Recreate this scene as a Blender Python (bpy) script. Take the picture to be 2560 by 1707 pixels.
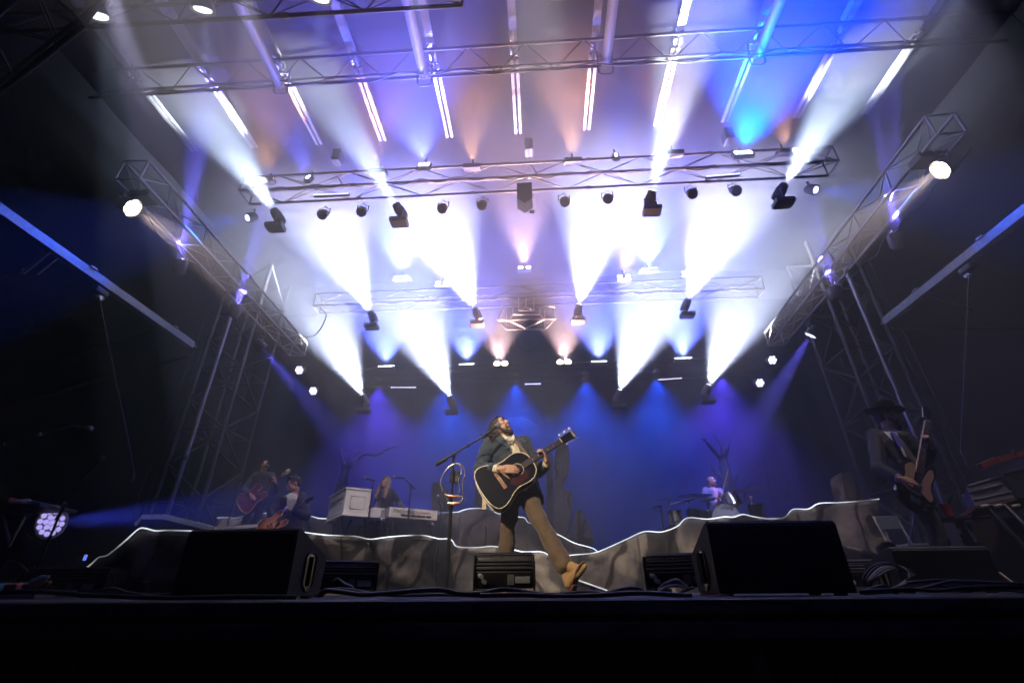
import bpy, bmesh, math, random
import numpy as np
from mathutils import Vector, Matrix, Euler, noise as mnoise
random.seed(7)
SC = bpy.context.scene
COL = SC.collection
for o in list(bpy.data.objects): bpy.data.objects.remove(o)
R = math.radians

# ------------------------------------------------------------------ camera
FPX, PITCH, YAW, ROLL = 1170.0, R(28.1), R(3.2), R(0.4)
CAM = Vector((0, 0, 0.03))
_fw = Vector((0, math.cos(PITCH), math.sin(PITCH))); _up = Vector((0, -math.sin(PITCH), math.cos(PITCH))); _rt = Vector((1, 0, 0))
_r2 = _rt*math.cos(ROLL) - _up*math.sin(ROLL); _u2 = _up*math.cos(ROLL) + _rt*math.sin(ROLL)
_Z = Matrix.Rotation(YAW, 3, 'Z')
FW, RT, UP = _Z @ _fw, _Z @ _r2, _Z @ _u2
cam_d = bpy.data.cameras.new('camera'); cam = bpy.data.objects.new('camera', cam_d); COL.objects.link(cam)
cam_d.sensor_width = 36; cam_d.lens = FPX/2560*36; cam_d.clip_end = 500; cam_d.clip_start = 0.05
cam.matrix_world = Matrix(((RT.x, UP.x, -FW.x, CAM.x), (RT.y, UP.y, -FW.y, CAM.y), (RT.z, UP.z, -FW.z, CAM.z), (0, 0, 0, 1)))
SC.camera = cam
def ray(x, y): return FW*FPX + RT*(x-1280) - UP*(y-853.5)
def PY(x, y, yy):            # point of the place seen at photo pixel (x, y) on the plane Y = yy
    d = ray(x, y); return CAM + d*((yy-CAM.y)/d.y)
def PZ(x, y, zz):
    d = ray(x, y); return CAM + d*((zz-CAM.z)/d.z)

# ------------------------------------------------------------------ night sky
w = bpy.data.worlds.new('World'); SC.world = w; w.use_nodes = True
nt = w.node_tree; bg = nt.nodes['Background']
sky = nt.nodes.new('ShaderNodeTexSky'); sky.sky_type = 'NISHITA'; sky.sun_disc = False
sky.sun_elevation = R(-6); sky.sun_rotation = R(200)
nt.links.new(sky.outputs[0], bg.inputs[0]); bg.inputs[1].default_value = 0.0006

SC.view_settings.view_transform = 'Standard'; SC.view_settings.look = 'None'
SC.view_settings.exposure = 0.0; SC.view_settings.gamma = 1.0; SC.view_settings.use_curve_mapping = False
cy = SC.cycles
cy.use_denoising = True
try: cy.denoiser = 'OPENIMAGEDENOISE'
except Exception: pass
cy.max_bounces = 5; cy.diffuse_bounces = 2; cy.glossy_bounces = 3; cy.transmission_bounces = 4; cy.volume_bounces = 0
cy.transparent_max_bounces = 8; cy.sample_clamp_indirect = 4.0; cy.sample_clamp_direct = 0.0
cy.caustics_reflective = False; cy.caustics_refractive = False
cy.use_adaptive_sampling = False
cy.use_light_tree = True

# ------------------------------------------------------------------ materials
MATS = {}
def mat(name, col=(.5, .5, .5), rough=.5, metal=0., emit=None, es=0., noise_amt=0., noise_scale=20., bump=0., spec=.5, trans=0., coat=0., bump_scale=None, sheen=0.):
    if name in MATS: return MATS[name]
    m = bpy.data.materials.new(name); m.use_nodes = True; n = m.node_tree.nodes; l = m.node_tree.links
    b = n['Principled BSDF']; c4 = (*col, 1)
    b.inputs['Base Color'].default_value = c4; b.inputs['Roughness'].default_value = rough; b.inputs['Metallic'].default_value = metal
    b.inputs['Specular IOR Level'].default_value = spec; b.inputs['Transmission Weight'].default_value = trans; b.inputs['Coat Weight'].default_value = coat
    b.inputs['Sheen Weight'].default_value = sheen
    if emit is not None:
        b.inputs['Emission Color'].default_value = (*emit, 1); b.inputs['Emission Strength'].default_value = es
    if noise_amt or bump:
        tc = n.new('ShaderNodeTexCoord'); nz = n.new('ShaderNodeTexNoise'); nz.inputs['Scale'].default_value = noise_scale; nz.inputs['Detail'].default_value = 6; nz.inputs['Roughness'].default_value = .6
        l.new(tc.outputs['Object'], nz.inputs['Vector'])
        if noise_amt:
            rp = n.new('ShaderNodeMapRange'); rp.inputs[1].default_value = .3; rp.inputs[2].default_value = .7; rp.inputs[3].default_value = 1-noise_amt; rp.inputs[4].default_value = 1+noise_amt*.6
            l.new(nz.outputs['Fac'], rp.inputs[0])
            mx = n.new('ShaderNodeVectorMath'); mx.operation = 'SCALE'; mx.inputs[0].default_value = col
            l.new(rp.outputs[0], mx.inputs['Scale']); l.new(mx.outputs[0], b.inputs['Base Color'])
            rr = n.new('ShaderNodeMapRange'); rr.inputs[3].default_value = max(0, rough-.12); rr.inputs[4].default_value = min(1, rough+.12)
            l.new(nz.outputs['Fac'], rr.inputs[0]); l.new(rr.outputs[0], b.inputs['Roughness'])
        if bump:
            bp = n.new('ShaderNodeBump'); bp.inputs['Strength'].default_value = bump; bp.inputs['Distance'].default_value = .01
            nb = nz
            if bump_scale:
                nb = n.new('ShaderNodeTexNoise'); nb.inputs['Scale'].default_value = bump_scale; nb.inputs['Detail'].default_value = 3; l.new(tc.outputs['Object'], nb.inputs['Vector'])
            l.new(nb.outputs['Fac'], bp.inputs['Height']); l.new(bp.outputs[0], b.inputs['Normal'])
    MATS[name] = m; return m
def emis(name, col, s, sample=False):
    if name in MATS: return MATS[name]
    m = mat(name, (.02, .02, .02), .4, emit=col, es=s)
    m.cycles.emission_sampling = 'AUTO' if sample else 'NONE'
    return m
M_alu = mat('aluminium', (.62, .62, .64), .32, .9, noise_amt=.12, noise_scale=9, bump=.05)
M_steel = mat('painted_steel', (.08, .08, .095), .45, .3, noise_amt=.25, noise_scale=6)
M_black = mat('black_housing', (.018, .018, .02), .42, noise_amt=.3, noise_scale=30)
M_blackgloss = mat('black_gloss', (.006, .006, .007), .13, coat=.6)
M_chrome = mat('chrome', (.8, .8, .82), .14, 1.)
M_rubber = mat('rubber', (.012, .012, .014), .55)

# ------------------------------------------------------------------ object helpers
WM = {}                                    # world matrices
def reg(o, M, parent=None):
    COL.objects.link(o) if o.name not in COL.objects else None
    if parent is not None:
        o.parent = parent; o.matrix_parent_inverse = Matrix(); o.matrix_basis = WM[parent.name].inverted() @ M
    else: o.matrix_basis = M
    WM[o.name] = M.copy(); return o
def empty(name, loc, label, cat, group=None):
    o = bpy.data.objects.new(name, None); o.empty_display_size = .1
    reg(o, Matrix.Translation(Vector(loc))); tag(o, label, cat, group); return o
def tag(o, label=None, cat=None, group=None, kind=None):
    if label: o['label'] = label
    if cat: o['category'] = cat
    if group: o['group'] = group
    if kind: o['kind'] = kind
    return o
def mesh_obj(name, verts, faces, m, parent=None, M=None, smooth=True, mats=None, idx=None):
    me = bpy.data.meshes.new(name); me.from_pydata([tuple(v) for v in verts], [], faces)
    for k in (mats or [m]): me.materials.append(k)
    if idx is not None: me.polygons.foreach_set('material_index', idx)
    if smooth: me.polygons.foreach_set('use_smooth', [True]*len(me.polygons))
    me.update()
    o = bpy.data.objects.new(name, me); return reg(o, M or Matrix(), parent)
def bm_obj(name, bm, m, parent=None, M=None, smooth=False):
    bmesh.ops.recalc_face_normals(bm, faces=bm.faces[:])
    me = bpy.data.meshes.new(name); bm.to_mesh(me); bm.free(); me.materials.append(m)
    if smooth: me.polygons.foreach_set('use_smooth', [True]*len(me.polygons))
    o = bpy.data.objects.new(name, me); return reg(o, M or Matrix(), parent)
def dup_obj(src, name, M, parent=None):
    o = bpy.data.objects.new(name, src.data); return reg(o, M, parent)
_cyl = {}
def unit_cyl(m, n=10):
    k = (m.name, n)
    if k not in _cyl:
        bm = bmesh.new(); bmesh.ops.create_cone(bm, cap_ends=True, segments=n, radius1=1, radius2=1, depth=1)
        me = bpy.data.meshes.new('rod'); bm.to_mesh(me); bm.free(); me.materials.append(m)
        me.polygons.foreach_set('use_smooth', [len(p.vertices) == 4 for p in me.polygons]); _cyl[k] = me
    return _cyl[k]
def frame(z, x=None):
    z = Vector(z).normalized()
    a = Vector(x) if x is not None else (Vector((0, 0, 1)) if abs(z.z) < .95 else Vector((0, 1, 0)))
    y = z.cross(a).normalized(); x = y.cross(z).normalized()
    return Matrix((x, y, z)).transposed()
def rod(name, p0, p1, r, m, parent=None, n=10):
    p0, p1 = Vector(p0), Vector(p1); d = p1-p0
    M = Matrix.Translation((p0+p1)/2) @ frame(d).to_4x4() @ Matrix.Diagonal((r, r, d.length, 1))
    return reg(bpy.data.objects.new(name, unit_cyl(m, n)), M, parent)
def box(name, size, m, parent=None, M=None, bev=.0, seg=2):
    bm = bmesh.new(); bmesh.ops.create_cube(bm, size=1); bmesh.ops.scale(bm, vec=size, verts=bm.verts)
    if bev: bmesh.ops.bevel(bm, geom=bm.edges[:], offset=bev, segments=seg, affect='EDGES', profile=.5)
    return bm_obj(name, bm, m, parent, M)
def boxat(name, c, size, m, parent=None, bev=0., rot=None):
    M = Matrix.Translation(Vector(c))
    if rot: M = M @ Euler(rot).to_matrix().to_4x4()
    return box(name, size, m, parent, M, bev)
def sweep(name, pts, r, m, parent=None, n=7, closed=False, M=None, res=1, flat=1.0):
    """tube along a polyline; r a number or one per point; res>1 smooths with Catmull-Rom"""
    P = [Vector(p) for p in pts]; Rr = list(r) if hasattr(r, '__len__') else [r]*len(P)
    if res > 1:
        Q, RR = [], []; N = len(P); rng = range(N if closed else N-1)
        for i in rng:
            g = lambda k: P[k % N] if closed else P[max(0, min(N-1, k))]
            a, b, c, d = g(i-1), g(i), g(i+1), g(i+2)
            for k in range(res):
                t = k/res; Q.append(.5*((2*b)+(c-a)*t+(2*a-5*b+4*c-d)*t*t+(3*b-a-3*c+d)*t**3)); RR.append(Rr[i % N]*(1-t)+Rr[(i+1) % N]*t)
        if not closed: Q.append(P[-1]); RR.append(Rr[-1])
        P, Rr = Q, RR
    N = len(P); vs, fs = [], []; nrm = None
    for i in range(N):
        if closed: t = P[(i+1) % N]-P[i-1]
        else: t = P[min(N-1, i+1)]-P[max(0, i-1)]
        t = t.normalized() if t.length > 1e-9 else Vector((0, 0, 1))
        if nrm is None: nrm = frame(t).col[0]
        nrm = (nrm - t*nrm.dot(t)); nrm = nrm.normalized() if nrm.length > 1e-6 else frame(t).col[0]
        b = t.cross(nrm)
        for k in range(n):
            a = 2*math.pi*k/n; vs.append(P[i] + (nrm*math.cos(a)+b*math.sin(a)*flat)*Rr[i])
    for i in range(N if closed else N-1):
        for k in range(n):
            j = (i+1) % N; fs.append((i*n+k, i*n+(k+1) % n, j*n+(k+1) % n, j*n+k))
    if not closed: fs += [tuple(range(n))[::-1], tuple((N-1)*n+k for k in range(n))]
    return mesh_obj(name, vs, fs, m, parent, M)
def lathe(name, prof, m, parent=None, M=None, n=24, smooth=True, caps=True):
    """prof: (radius, height) pairs about local Z"""
    vs, fs = [], []
    for r, h in prof:
        for k in range(n): a = 2*math.pi*k/n; vs.append((max(r, 1e-4)*math.cos(a), max(r, 1e-4)*math.sin(a), h))
    for i in range(len(prof)-1):
        for k in range(n): fs.append((i*n+k, i*n+(k+1) % n, (i+1)*n+(k+1) % n, (i+1)*n+k))
    if caps: fs += [tuple(range(n))[::-1], tuple((len(prof)-1)*n+k for k in range(n))]
    o = mesh_obj(name, vs, fs, m, parent, M, smooth=False)
    if smooth:
        me = o.data
        try: me.set_sharp_from_angle(angle=R(40))
        except Exception: pass
        me.polygons.foreach_set('use_smooth', [len(p.vertices) == 4 for p in me.polygons])
    return o
def prism(name, outline, d0, d1, m, parent=None, M=None, bev=0., seg=2):
    """closed outline in local XY, extruded from z=d0 to z=d1"""
    bm = bmesh.new(); v0 = [bm.verts.new((x, y, d0)) for x, y in outline]; v1 = [bm.verts.new((x, y, d1)) for x, y in outline]
    n = len(outline); bm.faces.new(v0[::-1]); bm.faces.new(v1)
    for i in range(n): bm.faces.new((v0[i], v0[(i+1) % n], v1[(i+1) % n], v1[i]))
    if bev:
        bmesh.ops.recalc_face_normals(bm, faces=bm.faces[:])
        caps = [e for e in bm.edges if any(len(f.verts) == n and n > 4 for f in e.link_faces)] if n > 4 else bm.edges[:]
        bmesh.ops.bevel(bm, geom=caps, offset=bev, segments=seg, affect='EDGES', profile=.5)
    return bm_obj(name, bm, m, parent, M)
def smooth_outline(pts, res=6):
    P = [Vector((p[0], p[1], 0)) for p in pts]; N = len(P); out = []
    for i in range(N):
        a, b, c, d = P[i-1], P[i], P[(i+1) % N], P[(i+2) % N]
        for k in range(res):
            t = k/res; q = .5*((2*b)+(c-a)*t+(2*a-5*b+4*c-d)*t*t+(3*b-a-3*c+d)*t**3); out.append((q.x, q.y))
    return out
def spot(name, loc, aim, power, col, ang, blend=.4, r=.06, parent=None):
    l = bpy.data.lights.new(name, 'SPOT'); l.energy = power; l.color = col; l.spot_size = R(ang); l.spot_blend = blend; l.shadow_soft_size = r
    o = bpy.data.objects.new(name, l); d = (Vector(aim)-Vector(loc)).normalized()
    M = Matrix.Translation(Vector(loc)) @ d.to_track_quat('-Z', 'Y').to_matrix().to_4x4()
    return reg(o, M, parent)
# ================================================================== the setting
M_ground = mat('asphalt', (.045, .045, .045), .9, noise_amt=.3, noise_scale=3, bump=.3)
M_deck = mat('stage_deck_paint', (.02, .02, .021), .5, noise_amt=.4, noise_scale=5, bump=.15)
M_drape = mat('black_drape', (.008, .008, .009), .95, noise_amt=.4, noise_scale=12, sheen=.1)
M_tarp = mat('roof_tarp', (.008, .007, .010), .9, noise_amt=.4, noise_scale=.9, bump=.1, spec=.04)
M_back = mat('backdrop_cloth', (.022, .026, .04), .9, noise_amt=.5, noise_scale=.7, bump=.2, bump_scale=3)
tag(mesh_obj('ground', [(-200, -200, -1.42), (200, -200, -1.42), (200, 200, -1.42), (-200, 200, -1.42)], [(0, 1, 2, 3)], M_ground), kind='structure')
EDGE = 2.35
deck = tag(boxat('stage_floor', (0, EDGE+7.0, -.075), (21, 14, .15), M_deck), kind='structure')
# front lip: two black metal rails with a shallow channel between
lip = boxat('edge_rail', (0, EDGE-.028, -.03), (21, .05, .056), mat('edge_rail', (.09, .09, .10), .38, .4, noise_amt=.4, noise_scale=7), deck, bev=.006)
boxat('edge_rail', (0, EDGE-.024, -.115), (21, .04, .06), MATS['edge_rail'], deck, bev=.006)
for k in range(-9, 10):
    lathe('bolt', [(.011, 0), (.011, .006), (.004, .008)], M_steel, deck, Matrix.Translation((k*1.02+.1, EDGE-.0545, -.03)) @ Matrix.Rotation(R(90), 4, 'X'), n=8)
vs, fs = [], []
NX = 420
for i in range(NX+1):
    x = -10.5+21*i/NX; dy = .05*math.sin(i*.55+1.3*math.sin(i*.07))+.02*math.sin(i*1.7)
    vs += [(x, EDGE+.05+dy*.4, -.15), (x, EDGE+.02+dy, -1.415)]
for i in range(NX): fs.append((i*2, i*2+1, i*2+3, i*2+2))
tag(mesh_obj('stage_skirt', vs, fs, M_drape), 'black pleated cloth skirt hanging below the stage front edge', 'curtain')
# backdrop with soft folds
vs, fs = [], []; NX, NZ = 160, 12; BY = 13.6
for i in range(NX+1):
    for k in range(NZ+1):
        x = -9.4+18.8*i/NX; z = 8.6*k/NZ; vs.append((x, BY+.07*math.sin(x*3.1+.6*math.sin(x*.9)+.15*z)+.03*math.sin(x*7.7), z))
for i in range(NX):
    for k in range(NZ): a = i*(NZ+1)+k; fs.append((a, a+NZ+1, a+NZ+2, a+1))
tag(mesh_obj('backdrop', vs, fs, M_back), 'huge dark cloth backdrop across the rear of the stage washed in blue', 'curtain')
# roof
roof = empty('stage_roof', (0, 7, 9.6), 'dark tarpaulin stage roof with long aluminium rails underneath', 'roof')
vs, fs = [], []
for i in range(25):
    for j in range(15):
        x = -9.6+19.2*i/24; y = 1.2+12.6*j/14; vs.append((x, y, 9.95+.05*math.sin(x*4.05)+.03*math.sin(y*2+x)))
for i in range(24):
    for j in range(14): a = i*15+j; fs.append((a, a+15, a+16, a+1))
mesh_obj('tarpaulin', vs, fs, M_tarp, roof)
M_rail = mat('roof_rail', (.34, .34, .4), .4, .6, noise_amt=.2, noise_scale=4)
for x in (-8.1, -6.6, -5.0, -3.45, -1.85, -.23, 1.36, 2.97, 4.5, 6.1, 7.6):
    b = boxat('beam', (x, 3.3, 9.62), (.05, 4.2, .20), M_rail, roof)
    boxat('flange', (x, 3.3, 9.5), (.15, 4.2, .03), M_rail, b)
    boxat('joint_plate', (x+.05, 5.42, 9.5), (.06, .26, .16), M_steel, b, bev=.01)
    lathe('bolt', [(.02, 0), (.02, .015), (.006, .02)], M_chrome, b, Matrix.Translation((x-.05, 5.25, 9.47)) @ Matrix.Rotation(R(180), 4, 'X'), n=8)
    boxat('clamp', (x-.05, 5.47, 9.5), (.05, .12, .12), M_alu, b, bev=.01)
    for s in (-1, 1): boxat('rail', (x+s*.055, 6.5, 9.5), (.06, 1.75, .05), M_rail, roof)
for x in (-4.95, -2.02, 1.55, 4.44):
    p = rod('pipe', (x, 1.4, 9.05), (x, 5.62, 9.05), .095, M_rail, roof, 20)
    sweep('stirrup', [(x-.14, 5.55, 9.4), (x-.14, 5.66, 8.93), (x-.1, 5.7, 8.9), (x+.1, 5.7, 8.9), (x+.14, 5.66, 8.93), (x+.14, 5.55, 9.4)], .018, M_steel, p)
M_dkbeam = mat('dark_steel', (.012, .010, .011), .5, .5, noise_amt=.3, noise_scale=5)
# dark cross girder under the roof
girder = empty('roof_girder', (0, 5.5, 9.2), 'dark steel lattice girder crossing beneath the stage roof', 'girder')
for z, y in ((9.05, 5.62), (9.4, 5.3), (9.42, 5.75)): rod('chord', (-9, y, z), (9, y, z), .032, M_dkbeam, girder)
for i in range(16):
    x = -8.4+i*1.12; rod('brace', (x, 5.62, 9.05), (x+.56, 5.3, 9.4), .012, M_dkbeam, girder); rod('brace', (x+.56, 5.3, 9.4), (x+1.12, 5.62, 9.05), .012, M_dkbeam, girder)

# ------------------------------------------------------------------ trusses
def truss(name, p0, p1, wdt, m, label, bay=.55, rc=.024, rb=.011, group=None, up=(0, 0, 1), cat='truss', ends=True):
    p0, p1 = Vector(p0), Vector(p1); d = (p1-p0); L = d.length; d.normalize()
    s = d.cross(Vector(up)).normalized(); u = s.cross(d).normalized(); h = wdt/2
    root = empty(name, p0, label, cat, group)
    cor = [s*a*h+u*b*h for a, b in ((-1, -1), (1, -1), (1, 1), (-1, 1))]
    nb = max(2, round(L/bay)); st = L/nb
    for c in cor: rod('chord', p0+c, p1+c, rc, m, root, 10)
    for f in range(4):
        a, b = cor[f], cor[(f+1) % 4]
        for i in range(nb):
            q0, q1 = p0+d*(i*st), p0+d*((i+1)*st)
            if (i+f) % 2: rod('brace', q0+a, q1+b, rb, m, root, 6)
            else: rod('brace', q0+b, q1+a, rb, m, root, 6)
        if ends:
            for q in (p0, p1): rod('end_bar', q+a, q+b, rb*1.6, m, root, 6)
    nb2 = max(1, round(L/2.9))
    for i in range(1, nb2):
        q = p0+d*(L*i/nb2)
        for c in cor: rod('coupler', q+c-d*.05, q+c+d*.05, rc*1.45, M_steel, root, 10)
    return root
M_trs = mat('rig_truss', (.07, .07, .085), .45, .4, noise_amt=.2, noise_scale=9)
T1Y, T1Z = 7.6, 8.05
truss('lighting_truss', (-6.6, T1Y, T1Z+.25), (6.6, T1Y, T1Z+.25), .42, M_trs, 'aluminium box truss hanging across the stage, highest of the crosswise trusses', rc=.03, bay=.8)
T2Y, T2Z = 11.0, 7.15
truss('lighting_truss', (-6.2, T2Y, T2Z+.2), (6.2, T2Y, T2Z+.2), .4, M_dkbeam, 'aluminium box truss half hidden in white glare, middle of the crosswise trusses', bay=.8)
T3Y, T3Z = 12.3, 5.35
truss('lighting_truss', (-5.9, T3Y, T3Z+.2), (6.3, T3Y, T3Z+.2), .4, M_trs, 'lowest crosswise box truss behind the row of blinding lamps', bay=.8)
truss('side_truss', PZ(330, 425, 6.05), Vector((-6.62, 11.3, 6.05)), .40, M_alu, 'slim aluminium box truss running back along the left side', bay=.52, rc=.026)
truss('side_truss', PZ(2365, 310, 6.05), Vector((6.5, 11.6, 6.05)), .40, M_alu, 'slim aluminium box truss running back along the right side', bay=.52, rc=.026)
# front truss above the lens
FT0, FT1 = PZ(-150, 20, 7.6), PZ(1150, -60, 7.6)
truss('front_truss', FT0, FT1, .5, M_dkbeam, 'dark front truss along the top left edge carrying downward lamps', bay=.7, rc=.03)
truss('corner_truss', PZ(-140, 250, 6.3), PZ(175, -20, 6.3), .5, M_dkbeam, 'dark lattice truss cutting across the top left corner', bay=.5, rc=.035)
# plain box beams along both sides
M_beam = mat('side_beam_metal', (.55, .57, .62), .42, .6, noise_amt=.35, noise_scale=14, bump=.1)
def side_beam(x, y0, y1, label, mid):
    root = empty('side_beam', (x, y0, 5), label, 'beam', 'box beams along the stage sides')
    boxat('beam', (x, (y0+y1)/2, 5.0), (.14, y1-y0, .16), M_beam, root, bev=.008)
    boxat('end_fork', (x+(.0), y1+.05, 5.0), (.10, .12, .05), M_steel, root, bev=.01)
    for yy in mid:
        boxat('bracket', (x, yy, 5.09), (.2, .12, .03), M_alu, root)
    return root
side_beam(-7.78, 2.2, 8.95, 'long straight metal beam lit blue on the left side', (6.2, 8.3))
side_beam(7.4, 2.2, 8.95, 'long straight metal beam lit blue on the right side', (6.4, 7.9))
def hoist(p, bottom, label):
    root = empty('hoist', p, label, 'hoist', 'pulleys with hanging wires')
    boxat('hoist_body', (p[0], p[1], p[2]-.12), (.14, .26, .12), M_steel, root, bev=.03)
    lathe('wheel', [(.05, -.03), (.05, .03)], M_chrome, root, Matrix.Translation((p[0], p[1]+.05, p[2]-.21)) @ Matrix.Rotation(R(90), 4, 'Y'), n=14)
    a = Vector((p[0], p[1]+.05, p[2]-.24))
    rod('wire', a, bottom, .006, M_chrome, root, 6)
    sweep('hook', [bottom, Vector(bottom)+Vector((0, 0, -.08)), Vector(bottom)+Vector((.04, 0, -.14)), Vector(bottom)+Vector((0, 0, -.2))], .009, M_chrome, root)
hoist((-7.78, 6.55, 4.95), PY(337, 1180, 9.0), 'small pulley with a thin hanging wire under the left beam')
hoist((7.4, 6.9, 4.95), PY(2400, 1130, 9.0), 'small pulley with a thin hanging wire under the right beam')
# clamp arm on the left beam
arm = empty('clamp_arm', PZ(128, 615, 5.0), 'small angled clamp arm sticking out below the left beam', 'clamp')
A = Vector((-7.78, 5.55, 4.92)); rod('arm', A, A+Vector((-.25, 0, -.42)), .018, M_alu, arm); rod('arm', A+Vector((.0, .14, 0)), A+Vector((-.2, .14, -.33)), .018, M_alu, arm); rod('foot', A+Vector((-.25, -.02, -.42)), A+Vector((-.6, .0, -.40)), .016, M_steel, arm)
# towers
def tower(cx, label, s):
    root = empty('roof_tower', (cx, 12.2, 0), label, 'tower', 'lattice roof towers')
    h, H = .62, 9.3; cor = [(-h, -h), (h, -h), (h, h), (-h, h)]
    for a, b in cor: rod('leg', (cx+a, 12.2+b, 0), (cx+a, 12.2+b, H), .055, M_steel, root, 10)
    n = 10
    for f in range(4):
        (a, b), (c, d) = cor[f], cor[(f+1) % 4]
        for i in range(n):
            z0, z1 = .3+i*.9, .3+(i+1)*.9
            rod('brace', (cx+a, 12.2+b, z0 if (i+f) % 2 else z1), (cx+c, 12.2+d, z1 if (i+f) % 2 else z0), .035, M_steel, root, 6)
            if i % 2 == 0: rod('brace', (cx+a, 12.2+b, z0), (cx+c, 12.2+d, z0), .028, M_steel, root, 6)
    boxat('base_plate', (cx, 12.2, .05), (1.7, 1.7, .1), M_steel, root, bev=.01)
    p = tag(rod('support_pole', (cx+s*.35, 10.9, 0), (cx+s*.35, 10.9, 7.8), .06, M_alu, None, 16), 'round metal pole standing in front of the %s lattice tower' % ('left' if s > 0 else 'right'), 'pole')
    rod('collar', (cx+s*.35, 10.9, 2.9), (cx+s*.35, 10.9, 3.02), .078, M_steel, p, 16)
    for k in (0, 1): tag(rod('guy_wire', (cx-s*(.9+.25*k), 11.6, 0), (cx-s*(.75+.2*k), 11.6, 8.8), .012, M_steel, None, 6), 'thin straight wire outside the %s lattice tower, %s of two' % ('left' if s > 0 else 'right', ('inner', 'outer')[k]), 'wire')
tower(-8.95, 'steel lattice roof tower behind the left side truss', 1)
tower(8.9, 'steel lattice roof tower behind the hatted bass player', -1)
for sx, q in ((-1, ((0, 1020), (470, 890), (150, 905), (385, 820))), (1, ((2560, 820), (2230, 820), (2430, 775), (2330, 740)))):
    for k in (0, 1):
        tag(rod('wing_brace', PY(*q[2*k], 11.5), PY(*q[2*k+1], 11.5), .045, M_dkbeam, None, 8), '%s dark tube bracing the %s wing of the stage' % (('level', 'slanting')[k], 'left' if sx < 0 else 'right'), 'tube')

# ------------------------------------------------------------------ wire frame ornament in the middle of the second truss
orn = empty('wire_ornament', PY(1312, 790, 10.6), 'angular wire frame ornament hanging at centre below the middle truss', 'ornament')
Mo = mat('ornament_metal', (.7, .7, .75), .35, .8)
def orn_line(seq, y):
    for a, b in zip(seq[:-1], seq[1:]): rod('bar', PY(*a, y), PY(*b, y), .018, Mo, orn, 6)
orn_line([(1258, 765), (1243, 800), (1268, 823), (1362, 823), (1388, 798), (1388, 766), (1372, 765)], 10.4)
orn_line([(1272, 800), (1283, 786), (1350, 786), (1361, 797), (1272, 800), (1315, 821), (1361, 797)], 10.7)
for a, b in (((1243, 800), (1272, 800)), ((1361, 797), (1388, 798)), ((1268, 823), (1268, 780)), ((1362, 823), (1362, 776)), ((1283, 786), (1283, 770)), ((1350, 786), (1350, 770)), ((1297, 776), (1335, 776)), ((1297, 776), (1297, 745)), ((1335, 776), (1335, 745)), ((1315, 768), (1315, 745)), ((1297, 776), (1315, 768)), ((1315, 768), (1335, 776))):
    rod('bar', PY(*a, 10.55), PY(*b, 10.55), .014, Mo, orn, 6)
# hanging cable box at the centre of the top truss
cb = empty('hanging_box', PY(1310, 520, 7.3), 'dark angular box hanging at the centre of the top truss', 'box')
prism('box_body', [(-.16, .35), (.16, .35), (.16, -.1), (0, -.24), (-.16, -.1)], -.15, .15, M_trs, cb, Matrix.Translation(PY(1312, 500, 7.3)) @ Matrix.Rotation(R(90), 4, 'X'), bev=.01)
boxat('label_plate', PY(1330, 530, 7.08), (.1, .01, .09), M_alu, cb)
for i in range(2):
    pts = [PY(x, y, 10) for x, y in (((745, 845), (790, 835), (815, 790), (800, 770)), ((1290, 850), (1305, 875), (1325, 878), (1340, 872)))[i]]
    tag(sweep('hanging_cable', pts, .012, M_rubber, res=6), ('dark cable looping off the rear end of the left truss', 'thin cable loop dangling below the wire frame ornament')[i], 'cable')

def loom(p0, p1, n, sag, label, r=.014, seed=0):
    rnd = random.Random(seed); p0, p1 = Vector(p0), Vector(p1); pts = []
    for i in range(n+1):
        pts.append(p0.lerp(p1, i/n)+Vector((rnd.uniform(-.02, .02), rnd.uniform(-.03, .03), rnd.uniform(-.01, .02))))
        if i < n: pts.append(p0.lerp(p1, (i+.5)/n)+Vector((0, 0, -sag*rnd.uniform(.4, 1.3))))
    tag(sweep('cable_loom', pts, r, M_rubber, res=4, n=6), label, 'cable', 'cable looms on the rig')
loom((-6.7, 5.2, 5.84), (-6.75, 11.2, 5.84), 9, .10, 'black cable loom drooping along the outer side of the left truss', seed=1)
loom((6.6, 5.2, 5.84), (6.7, 11.4, 5.84), 9, .10, 'black cable loom drooping along the outer side of the right truss', seed=2)
loom((-6.4, T1Y-.26, T1Z+.02), (6.4, T1Y-.26, T1Z+.02), 16, .09, 'black cable loom drooping along the top crosswise truss', seed=3)
loom((-6, T2Y-.26, T2Z-.02), (6, T2Y-.26, T2Z-.02), 14, .08, 'black cable loom drooping along the middle crosswise truss', seed=4)
loom((-8.6, 5.5, 9.0), (8.6, 5.5, 9.0), 14, .16, 'black cable loom drooping below the roof girder', seed=5)
for k, (x, y, z) in enumerate(((-4.6, T1Y, T1Z+.46), (0, T1Y, T1Z+.46), (4.6, T1Y, T1Z+.46))):
    h_ = empty('chain_hoist', (x, y, z), 'chain hoist with yellowish chain above the top crosswise truss, %s' % ('left', 'middle', 'right')[k], 'hoist', 'chain hoists on the top truss')
    boxat('motor', (x, y, z+.75), (.2, .26, .36), M_steel, h_, bev=.03); rod('chain', (x, y, z), (x, y, z+.57), .012, M_chrome, h_, 6); rod('chain', (x, y, z+.93), (x, y, 9.9), .012, M_chrome, h_, 6)
    sweep('sling', [(x-.22, y-.2, z-.03), (x, y, z+.2), (x+.22, y+.2, z-.03)], .015, M_rubber, h_, res=3)
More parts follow.
